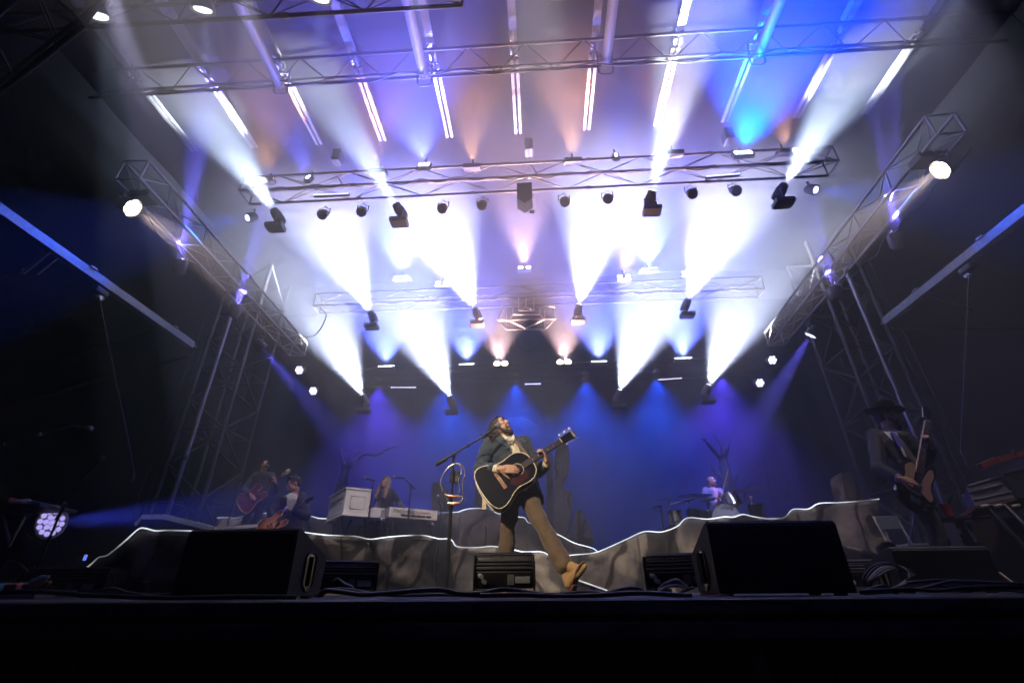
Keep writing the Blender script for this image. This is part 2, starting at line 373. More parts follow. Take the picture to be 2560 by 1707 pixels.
# ================================================================== lamps
WHITE = (.92, 1, .93); COLD = (.22, .26, 1.); BLUE = (.13, .16, 1.); PURP = (.22, .17, 1.); WARM = (1., .62, .33); AMB = (1., .42, .13); PINK = (1., .56, .40); DEEP = (.0, .10, 1.)
M_house = mat('lamp_housing', (.22, .22, .25), .45, .2, noise_amt=.15, noise_scale=20)
M_lens = emis('lens_white', (.95, 1, .95), 40); M_lensw = emis('lens_warm', (1, .8, .55), 30); M_lensc = emis('lens_cold', (.75, .85, 1), 35)
M_lensb = emis('lens_blue', (.42, .42, 1), 9); M_lensp = emis('lens_lavender', (.75, .7, 1), 5.0); M_lensoff = mat('lens_off', (.3, .3, .35), .1, .6, coat=1.)
def face_disc(name, r, m, parent, M, n=24): return lathe(name, [(r*.05, .012), (r*.7, .009), (r, 0), (r, -.012)][::-1], m, parent, M, n)
def aimM(p, aim): return Matrix.Translation(Vector(p)) @ (Vector(aim)-Vector(p)).normalized().to_track_quat('Z', 'Y').to_matrix().to_4x4()
def moving_head(p, aim, power, col, ang, label, m=None, blend=.8, hang=-1, group='moving head spotlights on the trusses', scale=.85):
    p = Vector(p); root = empty('moving_head_light', p, label, 'spotlight', group); M = aimM(p, aim); s = scale
    lathe('head', [(.06*s, -.42*s), (.11*s, -.40*s), (.125*s, -.3*s), (.125*s, -.12*s), (.105*s, -.08*s), (.105*s, 0), (.09*s, .005*s)], M_house, root, M, 20)
    face_disc('lens', .088*s, m or M_lens, root, M @ Matrix.Translation((0, 0, .008)))
    piv = M @ Vector((0, 0, -.22*s)); dx = (M.to_3x3() @ Vector((1, 0, 0))); dx.z = 0; dx = dx.normalized() if dx.length > .1 else Vector((1, 0, 0))
    for k in (-1, 1):
        a = piv+dx*k*.155*s
        rod('yoke_arm', a, a+Vector((0, 0, hang*.26*s)), .03*s, M_house, root, 8)
    boxat('base', piv+Vector((0, 0, hang*.32*s)), (.42*s, .3*s, .13*s), M_house, root, bev=.02)
    spot('beam_lamp', M @ Vector((0, 0, .05)), aim, power, col, ang, blend, .07, root)
    return root
def PROJ(P):
    d = Vector(P)-CAM; q = d.dot(FW); return (1280+FPX*d.dot(RT)/q, 853.5-FPX*d.dot(UP)/q)
def aim_up(p, tgt, b):        # a point ahead of lamp p: thrown towards the audience, rising by b per metre, leaning the way the photo shows
    p0 = PROJ(p); g = math.atan2(tgt[1]-p0[1], tgt[0]-p0[0]); lo, hi = -3., 3.
    def off(a):
        q = PROJ(Vector(p)+Vector((a, -1, b*math.hypot(1, a)))*.8); t = math.atan2(q[1]-p0[1], q[0]-p0[0]); return math.sin(t-g)
    for _ in range(40):
        m = (lo+hi)/2
        if off(m) > 0: hi = m
        else: lo = m
    return Vector(p)+Vector(((lo+hi)/2, -1, b*math.hypot(1, (lo+hi)/2)))*3
def clampM(root, p, up=.25): rod('clamp', p, Vector(p)+Vector((0, 0, up)), .02, M_steel, root, 6)
def blinder(p, aim, power, col, label, m=None, two=True, ang=64, sp=.11, r=.065, group='two lamp blinders on the trusses'):
    p = Vector(p); root = empty('blinder_light', p, label, 'stage light', group); M = aimM(p, aim)
    box('housing', ((sp*2+.16) if two else .3, .2, .1), M_house, root, M @ Matrix.Translation((0, 0, -.06)), bev=.015)
    for k in ((-1, 1) if two else (0,)): face_disc('lens', r, m or M_lensw, root, M @ Matrix.Translation((k*sp, 0, .0)), 16)
    clampM(root, p+Vector((0, .1, .02)))
    spot('flood_lamp', M @ Vector((0, 0, .08)), aim, power, col, ang, .8, .1, root); return root
def strobe(p, aim, power, col, label, m=None, w=.34, h=.14, ang=74, cells=0, group='strobe panels on the trusses'):
    p = Vector(p); root = empty('strobe_light', p, label, 'stage light', group); M = aimM(p, aim)
    box('housing', (w+.08, h+.08, .1), M_house, root, M @ Matrix.Translation((0, 0, -.055)), bev=.012)
    if cells:
        for k in range(cells): box('cell', (w*.8, h/cells*.62, .01), m or M_lensc, root, M @ Matrix.Translation((0, (k-(cells-1)/2)*h/cells, .0)))
    else: box('panel', (w, h, .012), m or M_lensc, root, M)
    clampM(root, p+Vector((0, .1, .02)))
    spot('flood_lamp', M @ Vector((0, 0, .08)), aim, power, col, ang, .8, .12, root); return root
HEX = [(0, 0)]+[(math.cos(R(60*k)), math.sin(R(60*k))) for k in range(6)]
def par(p, aim, power, col, ang, label, m=None, r=.13, group='round wash lamps', lit=True, cells=HEX, pitch=.36, yoke=True, blend=.3):
    p = Vector(p); root = empty('wash_light', p, label, 'stage light', group); M = aimM(p, aim)
    lathe('housing', [(r*.45, -.24), (r*.8, -.2), (r*1.0, -.07), (r*1.06, 0.01), (r*.98, .012), (r*.95, -.012)], M_house, root, M, 24)
    first = None
    for x, y in cells:
        Mc = M @ Matrix.Translation((x*r*2*pitch*.92, y*r*2*pitch*.92, 0))
        if first is None: first = face_disc('led_lens', r*pitch*.84, m or M_lensp, root, Mc, 12)
        else: dup_obj(first, 'led_lens', Mc, root)
    if yoke:
        a = M @ Vector((-r*1.15, 0, -.1)); b = M @ Vector((r*1.15, 0, -.1)); t = (a+b)/2+Vector((0, 0, .24))
        sweep('yoke', [a, a+Vector((0, 0, .16)), t+(a-t)*.5+Vector((0, 0, 0.03)), t, t+(b-t)*.5+Vector((0, 0, .03)), b+Vector((0, 0, .16)), b], .012, M_house, root)
    if lit: spot('beam_lamp', M @ Vector((0, 0, .04)), aim, power, col, ang, blend, .07, root)
    return root
HAZE = .06
K = 3.; KM1, KM2, KM3, KB1, KB2, KS, KV, KW, KD = 58., 70., 74., 150., 110., 220., 700., 13., 8.
# --- top row: four profile spots throwing white shafts up and out over the lens
for px, tgt, pw, an, side in (((685, 527), (330, 165), 560, 32, 'far left'), ((990, 512), (800, 215), 380, 28, 'left of centre'), ((1631, 478), (1700, 190), 430, 34, 'right of centre'), ((1960, 464), (2260, 165), 600, 32, 'far right')):
    p = PY(*px, T1Y-.55); moving_head(p, aim_up(p, tgt, 1.3), pw*KM1, WHITE, an, 'moving head on the top truss, %s, throwing a white shaft upward' % side)
# --- top row: amber pairs and blue strobes
for px, nm, pw in (((665, 447), 'leftmost', 16), ((945, 425), 'second from left', 16), ((1180, 412), 'third from left', 18), ((1432, 397), 'third from right', 30), ((1685, 378), 'second from right', 20), ((1966, 374), 'rightmost', 16)):
    p = PY(*px, T1Y-.5); blinder(p, p+Vector((0, -1.2, 3.0)), pw*KB1, AMB, 'amber two lamp blinder above the top truss, %s' % nm)
for px, nm, pw, big in (((770, 442), 'left pair of small dots', 12, 0), ((1060, 411), 'bright square left of centre', 60, 1), ((1540, 387), 'right pair of small dots', 6, 0), ((1858, 381), 'bright wide panel at the right', 200, 1)):
    p = PY(*px, T1Y-.5); strobe(p, p+Vector((0, -3, 1.2)), pw*KS*.5, DEEP if nm[0] == 'r' or 'wide' in nm else BLUE, 'blue strobe above the top truss, %s' % nm, m=M_lensc, w=(.34 if 'wide' in nm else .22) if big else .06, h=.14 if big else .16, cells=0 if big else 2, ang=96 if big else 74)
# --- unlit pars under the top truss with their lens clusters; the end two have blue light added for the side beams
for i, px in enumerate(((805, 537), (903, 530), (1105, 522), (1205, 513), (1412, 505), (1520, 497), (1732, 485), (1842, 478), (618, 545), (2040, 475))):
    p = PY(*px, T1Y-.1); par(p, p+Vector((.15*math.sin(i*2.1), -1.2, -1.6)) if i < 8 else Vector((-7.78 if i == 8 else 7.4, 5.6, 5)), 800, DEEP, 34, 'unlit wash lamp hanging under the top truss, %s' % ('leftmost', 'second from the left', 'third from the left', 'just left of the hanging box', 'just right of the hanging box', 'third from the right', 'second from the right', 'rightmost')[i] if i < 8 else 'wash lamp near the %s end of the top truss, blue light added for the side beam' % ('left', 'right')[i-8], m=M_lensoff if i < 8 else M_lensb, r=.105, lit=i >= 8, cells=HEX+[(1.75*math.cos(R(30*k)), 1.75*math.sin(R(30*k))) for k in range(12)], pitch=.17, group='unlit wash lamps under the top truss')
# --- middle row
for px, tgt, pw, an, side in (((926, 780), (590, 560), 620, 52, 'far left'), ((1187, 772), (1060, 520), 620, 58, 'left of centre'), ((1448, 762), (1500, 500), 620, 58, 'right of centre'), ((1720, 750), (1960, 560), 620, 54, 'far right')):
    p = PY(*px, T2Y-.55); moving_head(p, aim_up(p, tgt, 1.8 if 'far' in side else 2.4), pw*KM2, (1, .99, .97), an, 'moving head on the middle truss, %s, lost in its own white glare' % side)
for px, c, pw, nm in (((1005, 692), COLD, 50, 'cold white strobe left of centre above the middle truss'), ((1622, 672), COLD, 50, 'cold white strobe right of centre above the middle truss')):
    p = PY(*px, T2Y-.3); strobe(p, p+Vector((0, -1.5, 3)), pw*KS*2, c, nm, w=.4, h=.2, ang=100)
for px, nm, pw in (((1105, 705), 'left of the middle truss ornament', 36), ((1311, 668), 'in the centre above the hanging wire frame', 60), ((1560, 690), 'right of the middle truss ornament', 36), ((905, 730), 'at the left end of the middle truss', 24), ((1722, 680), 'at the right end of the middle truss', 24)):
    p = PY(*px, T2Y-.3); blinder(p, p+Vector((0, -2, .8)), pw*KB2, PINK, 'warm white blinder %s' % nm)
# --- lowest row
for px, tgt, pw, an, side in (((906, 988), (690, 850), 640, 50, 'far left'), ((1124, 990), (960, 820), 640, 54, 'left of centre'), ((1550, 976), (1680, 810), 640, 56, 'right of centre'), ((1771, 963), (2000, 830), 640, 52, 'far right')):
    p = PY(*px, T3Y-.55); moving_head(p, aim_up(p, tgt, 1.7 if 'far' in side else 2.1), pw*KM3, (1, .99, .97), an, 'moving head on the lowest truss, %s, flaring white' % side)
for px, c, pw, nm in (((966, 915), COLD, 40, 'cold white strobe on the lowest truss, leftmost'), ((1167, 910), COLD, 40, 'cold white strobe on the lowest truss, second from left'), ((1498, 903), COLD, 40, 'cold white strobe on the lowest truss, second from right'), ((1708, 895), COLD, 40, 'cold white strobe on the lowest truss, rightmost')):
    p = PY(*px, T3Y-.3); strobe(p, p+Vector((0, -1.5, 3)), pw*KS*1.6, c, nm, w=.4, h=.16, ang=100)
for px, nm, pw in (((1252, 908), 'left of the two at the centre of the lowest truss', 52), ((1410, 904), 'right of the two at the centre of the lowest truss', 52)):
    p = PY(*px, T3Y-.3); blinder(p, p+Vector((0, -2, .8)), pw*KB2, PINK, 'warm peach blinder, %s' % nm, r=.09)
# blue floods on the lowest truss washing the backdrop and the air behind the band
for i, x in enumerate((-4.6, -2.6, -.6, 1.4, 3.4, 5.2)):
    p = Vector((x, T3Y+.1, T3Z+.0)); par(p, Vector((x*1.02, T3Y+.9, T3Z-1.3)), 620*K, DEEP if i not in (0, 5) else (.12, .06, 1), 105, 'blue wash lamp under the lowest truss, %s' % ('first from left', 'second from left', 'third from left', 'third from right', 'second from right', 'first from right')[i], m=M_lensb, r=.12, blend=1., group='blue wash lamps under the lowest truss')
# LED battens: rows of small dots
def batten(p0, p1, label, m, n):
    p0, p1 = Vector(p0), Vector(p1); root = empty('led_batten', p0, label, 'led bar', 'led bars on the trusses')
    rod('bar', p0+Vector((0, .04, 0)), p1+Vector((0, .04, 0)), .04, M_black, root, 8)
    f = None
    for k in range(n):
        Mk = Matrix.Translation(p0.lerp(p1, (k+.5)/n)) @ Matrix.Rotation(R(90), 4, 'X')
        if f is None: f = face_disc('led', .018, m, root, Mk, 8)
        else: dup_obj(f, 'led', Mk, root)
batten(PY(783, 487, T1Y-.4), PY(872, 484, T1Y-.4), 'row of tiny lavender dots on the left end of the top truss', M_lensb, 14)
batten(PY(1765, 441, T1Y-.4), PY(1850, 434, T1Y-.4), 'row of tiny lavender dots on the right end of the top truss', M_lensb, 14)
batten(PY(976, 968, T3Y-.4), PY(1040, 968, T3Y-.4), 'white led bar on the lowest truss left of centre', M_lensp, 11)
batten(PY(1312, 960, T3Y-.4), PY(1352, 959, T3Y-.4), 'violet led bar at the centre of the lowest truss', M_lensb, 8)
batten(PY(1645, 949, T3Y-.4), PY(1705, 945, T3Y-.4), 'white led bar on the lowest truss right of centre', M_lensp, 11)
# --- side truss lamps: narrow violet-blue beams and one warm head each
def pz(px, z): return PZ(px[0], px[1], z)
for px, z, tgt, ty, pw, an, nm in (((450, 656), 5.45, (480, 430), 6.2, 70, 12, 'violet wash lamp under the front half of the left truss, beam rising'),
        ((590, 770), 5.35, (690, 480), 8.6, 80, 12, 'violet wash lamp under the middle of the left truss, beam rising'),
        ((656, 870), 5.0, (760, 990), 10.2, 8, 16, 'violet wash lamp at the rear of the left truss, beam falling'),
        ((2240, 590), 5.45, (2215, 330), 6.2, 70, 12, 'violet wash lamp under the front half of the right truss, beam rising'),
        ((2085, 724), 5.35, (1985, 430), 8.6, 80, 12, 'violet wash lamp under the middle of the right truss, beam rising'),
        ((2026, 838), 5.1, (1950, 960), 10.2, 8, 16, 'violet wash lamp at the rear of the right truss, beam falling')):
    p = pz(px, z); par(p, PY(*tgt, ty), pw*KV, PURP, an, nm, m=M_lensp, r=.125, group='violet wash lamps under the side trusses')
for px, z, nm in (((748, 925), 5.0, 'dim lamp at the far end of the left truss, upper of two'), ((783, 977), 4.6, 'dim lamp at the far end of the left truss, lower of two'), ((1931, 900), 5.0, 'dim lamp at the far end of the right truss, upper of two'), ((1900, 957), 4.6, 'dim lamp at the far end of the right truss, lower of two')):
    p = pz(px, z); par(p, p+Vector((0, -2, -1)), 0, PURP, 12, nm, m=M_lensp, r=.11, lit=False, group='dim lamps at the rear of the side trusses')
for px, tgt, nm in (((331, 520), (500, 660), 'warm glowing moving head under the front end of the left truss'), ((2351, 425), (2160, 610), 'warm glowing moving head under the front end of the right truss')):
    p = pz(px, 5.5); r_ = par(p, p+Vector((-1., .3, -.6) if px[0] > 1280 else (1., .3, -.6)), 150*KW, (1, .70, .44), 26, nm, m=M_lensw, r=.15, group='warm moving heads under the side trusses')
    boxat('yoke_base', p+Vector((0, .1, .32)), (.36, .26, .14), M_black, r_, bev=.02)
# --- front truss lamps pointing down
for i, (px, tg, pw) in enumerate((((247, 42), (300, 330), 60), ((507, 26), (535, 300), 55), ((801, 0), (800, 280), 45), ((1127, -8), (1120, 240), 45), ((1397, -8), (1390, 240), 50))):
    p = PZ(*px, 7.2); par(p, PY(*tg, p.y+.9), pw*KD, (.86, .92, 1) if i else (.85, 1, .9), 20, 'white downlight at the top edge of the picture, %s' % ('leftmost', 'second from left', 'third from left', 'fourth from left', 'fifth from left')[i], m=emis('lens_soft', (.9, .95, 1), 2.5), r=.15, cells=[(0, 0)], pitch=.9, group='white downlights along the front truss')
p = PZ(2420, -60, 7.2); par(p, PY(2300, 220, 5.5), 50*KD, (.85, 1, .92), 26, 'white downlight beyond the top right corner', m=MATS['lens_soft'], r=.15, cells=[(0, 0)], pitch=.9, group='white downlights along the front truss')
# --- floor wash lamp at the left
p = PY(129, 1306, 6.6); CELL = [(0, 0)]+[(math.cos(R(60*k)), math.sin(R(60*k))) for k in range(6)]+[(2*math.cos(R(30*k)), 2*math.sin(R(30*k))) for k in range(12)]
r_ = par(p, PY(480, 1275, 6.35), 2.6*KV, (.10, .13, 1.), 12, 'large round lamp with a cluster of lavender lenses on the left floor', m=emis('lens_violet', (.5, .42, 1), 1.5), r=.21, cells=CELL, pitch=.19, group='floor lamps')
rod('stand', p+Vector((-.05, .08, -.1)), Vector((p.x-.05, p.y+.08, 0)), .03, M_black, r_)
# --- key lights hung in front of the stage, above and behind the lens
foh = Vector((-3.1, -.5, 4.3))
spot('followspot_lamp', foh, PY(1305, 1240, 4.85), 3900, (1, .82, .60), 21, .3, .12)
spot('front_wash_lamp', Vector((.4, 2.5, 6.9)), PY(1150, 1400, 6.9), 1100, (1, .86, .70), 36, .7, .2)
# lamps further along the same front truss, aimed at the band (above the frame)
for x, tg, yy, pw, c, an, nm in ((-3.4, (735, 1245), 6.9, 1300, (1, .82, .68), 20, 'the guitarist looking down'), (-5.2, (655, 1220), 9.8, 2600, (1, .86, .9), 20, 'the standing red guitar player'), (-1.2, (1000, 1250), 8.6, 1100, (.95, .88, 1), 20, 'the white keyboards'), (2.6, (1790, 1240), 11.2, 3400, (.66, .66, 1), 20, 'the drum kit'), (-.2, (1650, 1390), 7.4, 420, (.9, .85, .85), 34, 'the long right rock flat'), (4.4, (2330, 1190), 5.1, 1000, (.85, .70, .72), 40, 'the bass player')):
    p = Vector((x, 2.6, 6.9)); par(p, PY(*tg, yy), pw, c, an, 'front truss lamp above the frame aimed at %s' % nm, m=MATS['lens_soft'], r=.15, cells=[(0, 0)], pitch=.9, group='front truss lamps above the frame')

# ------------------------------------------------------------------ haze: one closed box of even density
hz = boxat('haze', (0, 0, 5.2), (60, 60, 15.4), mat('tmp'))
hm = bpy.data.materials.new('haze_air'); hm.use_nodes = True; n = hm.node_tree.nodes; n.clear()
out = n.new('ShaderNodeOutputMaterial'); pv = n.new('ShaderNodeVolumePrincipled')
pv.inputs['Color'].default_value = (.58, .66, 1, 1); pv.inputs['Density'].default_value = HAZE; pv.inputs['Anisotropy'].default_value = .2
hm.node_tree.links.new(pv.outputs[0], out.inputs['Volume'])
hz.data.materials.clear(); hz.data.materials.append(hm); tag(hz, kind='stuff')
# ================================================================== scenery: painted rock flats with glowing edges
def rock_material(name, light, dark, tint):
    m = bpy.data.materials.new(name); m.use_nodes = True; n = m.node_tree.nodes; l = m.node_tree.links; b = n['Principled BSDF']; b.inputs['Roughness'].default_value = .85; b.inputs['Specular IOR Level'].default_value = .25
    tc = n.new('ShaderNodeTexCoord'); n1 = n.new('ShaderNodeTexNoise'); n1.inputs['Scale'].default_value = 1.1; n1.inputs['Detail'].default_value = 3; n1.inputs['Distortion'].default_value = 1.2
    n2 = n.new('ShaderNodeTexNoise'); n2.inputs['Scale'].default_value = 14; n2.inputs['Detail'].default_value = 8
    n3 = n.new('ShaderNodeTexWave'); n3.inputs['Scale'].default_value = .55; n3.inputs['Distortion'].default_value = 9; n3.inputs['Detail'].default_value = 2; n3.inputs['Detail Scale'].default_value = 1.4
    for q in (n1, n2, n3): l.new(tc.outputs['Object'], q.inputs['Vector'])
    r1 = n.new('ShaderNodeValToRGB'); r1.color_ramp.elements[0].position = .445; r1.color_ramp.elements[1].position = .54; r1.color_ramp.elements[0].color = (*dark, 1); r1.color_ramp.elements[1].color = (*light, 1)
    e = r1.color_ramp.elements.new(.455); e.color = (*tint, 1)
    l.new(n1.outputs['Fac'], r1.inputs[0])
    r3 = n.new('ShaderNodeValToRGB'); r3.color_ramp.elements[0].position = .015; r3.color_ramp.elements[1].position = .06; r3.color_ramp.elements[0].color = (.18, .15, .12, 1)
    l.new(n3.outputs['Fac'], r3.inputs[0])
    m1 = n.new('ShaderNodeMixRGB'); m1.blend_type = 'MULTIPLY'; m1.inputs[0].default_value = .9; l.new(r1.outputs[0], m1.inputs[1]); l.new(r3.outputs[0], m1.inputs[2])
    r2 = n.new('ShaderNodeMapRange'); r2.inputs[1].default_value = .3; r2.inputs[2].default_value = .75; r2.inputs[3].default_value = .72; r2.inputs[4].default_value = 1.15; l.new(n2.outputs['Fac'], r2.inputs[0])
    m2 = n.new('ShaderNodeVectorMath'); m2.operation = 'SCALE'; l.new(m1.outputs[0], m2.inputs[0]); l.new(r2.outputs[0], m2.inputs['Scale']); l.new(m2.outputs[0], b.inputs['Base Color'])
    bp = n.new('ShaderNodeBump'); bp.inputs['Strength'].default_value = .25; bp.inputs['Distance'].default_value = .02; l.new(n2.outputs['Fac'], bp.inputs['Height']); l.new(bp.outputs[0], b.inputs['Normal'])
    return m
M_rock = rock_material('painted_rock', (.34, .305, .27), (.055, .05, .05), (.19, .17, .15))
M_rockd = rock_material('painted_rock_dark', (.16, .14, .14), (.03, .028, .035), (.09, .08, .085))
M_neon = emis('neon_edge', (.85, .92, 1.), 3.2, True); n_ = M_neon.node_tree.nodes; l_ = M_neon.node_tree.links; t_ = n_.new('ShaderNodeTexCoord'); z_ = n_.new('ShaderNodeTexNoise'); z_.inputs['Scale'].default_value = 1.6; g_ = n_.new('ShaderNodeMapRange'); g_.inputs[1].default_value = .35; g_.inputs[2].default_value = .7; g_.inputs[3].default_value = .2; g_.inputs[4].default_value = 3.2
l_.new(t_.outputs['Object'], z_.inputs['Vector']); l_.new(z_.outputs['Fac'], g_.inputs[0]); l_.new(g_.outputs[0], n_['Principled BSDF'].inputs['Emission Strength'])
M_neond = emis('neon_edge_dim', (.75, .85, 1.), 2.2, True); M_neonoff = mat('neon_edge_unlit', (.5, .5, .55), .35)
M_ply = mat('plywood_back', (.2, .15, .1), .8, noise_amt=.3, noise_scale=8)
def flat(px, y0, y1, label, m, neon, panel=1.2, zb=0., rel=.10, seed=0, mono=False):
    """scenic flat whose ragged top follows photo points px; depth runs from y0 (left) to y1 (right)"""
    x0, x1 = px[0][0], px[-1][0]
    T = [PY(x, y, y0+(y1-y0)*(x-x0)/(x1-x0)) for x, y in px]
    root = empty('rock_flat', (T[0].x, T[0].y, 0), label, 'stage set', 'rock shaped scenery flats')
    L = [0]
    for a, b in zip(T[:-1], T[1:]): L.append(L[-1]+math.hypot(b.x-a.x, b.y-a.y))
    def top(s):
        for i in range(len(L)-1):
            if s <= L[i+1] or i == len(L)-2:
                t = (s-L[i])/max(1e-6, L[i+1]-L[i]); return T[i].lerp(T[i+1], min(1, t))
    n = max(1, round(L[-1]/panel)); d = Vector((T[-1].x-T[0].x, T[-1].y-T[0].y, 0)).normalized(); nn = Vector((d.y, -d.x, 0))
    for k in range(n):
        s0, s1 = L[-1]*k/n+.003, L[-1]*(k+1)/n-.003; nx = max(6, int((s1-s0)/.035)); nz = 14; vs, fs = [], []
        for i in range(nx+1):
            t = top(s0+(s1-s0)*i/nx)
            for j in range(nz+1):
                z = zb+(max(t.z, zb+.02)-zb)*j/nz; q = Vector((t.x*1.3, z*1.5, seed*7.7+t.y*.2))
                h = rel*(mnoise.fractal(q, 1., 2.1, 3)*.9+.6*abs(mnoise.noise(q*2.1)))*min(1, 3*(1-j/nz)+.15)
                vs.append(Vector((t.x, t.y, z))+nn*h)
        for i in range(nx):
            for j in range(nz): a = i*(nz+1)+j; fs.append((a, a+nz+1, a+nz+2, a+1))
        N = len(vs)
        for i in range(nx+1):
            t = top(s0+(s1-s0)*i/nx); vs += [Vector((t.x, t.y, zb))-nn*.06, Vector((t.x, t.y, max(t.z, zb+.02)))-nn*.06]
        for i in range(nx):
            a = N+2*i; fs.append((a, a+1, a+3, a+2)); fs.append((i*(nz+1)+nz, (i+1)*(nz+1)+nz, a+3, a+1))
        fs.append(tuple([j for j in range(nz+1)]+[N+1, N])); e = nx*(nz+1); fs.append(tuple([e+nz-j for j in range(nz+1)]+[N+2*nx, N+2*nx+1]))
        mesh_obj('panel', vs, fs, m, root)
        if n > 1 and k and not mono:
            t = top(s0)
            for zz in (.35, .6):
                if t.z > .3: lathe('cam_lock', [(.022, 0), (.022, .012), (.008, .016)], M_steel, root, Matrix.Translation(Vector((t.x+.05, t.y, t.z*zz))+nn*(rel+.02)) @ nn.to_track_quat('Z', 'Y').to_matrix().to_4x4(), n=8)
    if neon is not None:
        P = [t+Vector((0, 0, .012))+nn*.035 for t in T]; sweep('light_strip', P, .007, neon, root, n=8, res=4)
    return root
A = [(748, 1330), (780, 1335), (825, 1340), (892, 1343), (927, 1350), (970, 1345), (1021, 1341), (1063, 1341), (1099, 1349), (1121, 1349), (1133, 1354), (1146, 1369), (1197, 1371), (1232, 1368), (1283, 1376), (1312, 1382), (1356, 1382), (1382, 1398), (1412, 1425), (1441, 1449), (1474, 1462), (1519, 1478)]
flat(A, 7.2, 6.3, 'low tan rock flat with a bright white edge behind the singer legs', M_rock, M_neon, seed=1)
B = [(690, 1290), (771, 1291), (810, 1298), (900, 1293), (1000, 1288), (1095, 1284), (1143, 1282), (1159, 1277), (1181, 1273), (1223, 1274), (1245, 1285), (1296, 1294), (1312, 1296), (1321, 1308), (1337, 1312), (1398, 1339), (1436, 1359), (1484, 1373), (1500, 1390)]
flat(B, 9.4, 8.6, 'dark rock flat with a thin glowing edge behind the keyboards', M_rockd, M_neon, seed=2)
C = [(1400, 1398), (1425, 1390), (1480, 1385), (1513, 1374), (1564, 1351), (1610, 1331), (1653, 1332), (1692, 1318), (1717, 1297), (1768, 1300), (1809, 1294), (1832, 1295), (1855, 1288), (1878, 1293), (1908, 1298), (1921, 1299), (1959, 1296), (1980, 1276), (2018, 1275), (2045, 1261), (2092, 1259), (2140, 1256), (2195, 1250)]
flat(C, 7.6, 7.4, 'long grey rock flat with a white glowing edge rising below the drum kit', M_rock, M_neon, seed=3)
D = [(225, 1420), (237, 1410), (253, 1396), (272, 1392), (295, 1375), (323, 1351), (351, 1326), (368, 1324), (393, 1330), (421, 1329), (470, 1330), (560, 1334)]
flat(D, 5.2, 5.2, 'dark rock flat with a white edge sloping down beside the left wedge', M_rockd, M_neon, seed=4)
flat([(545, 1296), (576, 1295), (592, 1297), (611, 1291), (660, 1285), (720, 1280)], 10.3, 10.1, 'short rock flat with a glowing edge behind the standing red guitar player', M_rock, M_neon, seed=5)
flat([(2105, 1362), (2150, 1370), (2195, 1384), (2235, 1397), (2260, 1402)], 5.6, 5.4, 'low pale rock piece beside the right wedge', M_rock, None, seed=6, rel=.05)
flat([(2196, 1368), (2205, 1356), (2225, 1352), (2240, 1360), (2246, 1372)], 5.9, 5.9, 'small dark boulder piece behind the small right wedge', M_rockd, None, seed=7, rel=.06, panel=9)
# band risers (black platforms with a pale trim edge) behind the flats
def riser(x0, x1, y0, y1, h, label, trim=None):
    r = empty('riser', ((x0+x1)/2, (y0+y1)/2, 0), label, 'platform', 'black band platforms')
    boxat('platform_top', ((x0+x1)/2, (y0+y1)/2, h-.03), (x1-x0, y1-y0, .06), M_deck, r, bev=.005)
    boxat('platform_skirt', ((x0+x1)/2, (y0+y1)/2, (h-.06)/2), (x1-x0-.08, y1-y0-.08, h-.06), M_drape, r)
    return r
riser(-7.6, -3.95, 8.7, 11.6, .88, 'black platform under the standing red guitar player')
riser(-3.9, -.4, 7.6, 9.9, .62, 'black platform under the white keyboards')
riser(2.3, 5.9, 9.0, 12.1, 1.06, 'black platform under the drum kit')
# pale ramp edge at left
rp = empty('ramp', PY(354, 1290, 7.4), 'pale lavender lit ramp edge in front of the left platform', 'ramp')
M_pale = mat('pale_trim', (.5, .5, .55), .5, noise_amt=.2, noise_scale=10)
def strip(name, pts, h, m, parent, t=.03):
    for a, b in zip(pts[:-1], pts[1:]):
        d = b-a; M = Matrix.Translation((a+b)/2) @ frame(d, Vector((0, 0, 1))).to_4x4(); box(name, (h, t, d.length), m, parent, M, bev=.003)
strip('edge_board', [PY(354, 1292, 7.4), PY(409, 1291, 7.4), PY(500, 1313, 6.9), PY(537, 1324, 6.7)], .07, M_pale, rp)
strip('edge_board', [PY(354, 1294, 7.4), PY(338, 1312, 7.4)], .05, M_pale, rp)
strip('edge_board', [PY(552, 1324, 6.9), PY(600, 1317, 7.4), PY(655, 1312, 7.8)], .045, M_neonoff, rp)
mesh_obj('ramp_deck', [PY(360, 1296, 7.4), PY(409, 1295, 7.4), PY(537, 1328, 6.7), PY(540, 1340, 6.7), PY(380, 1345, 7.4)], [(0, 1, 2, 3, 4)], M_deck, rp)

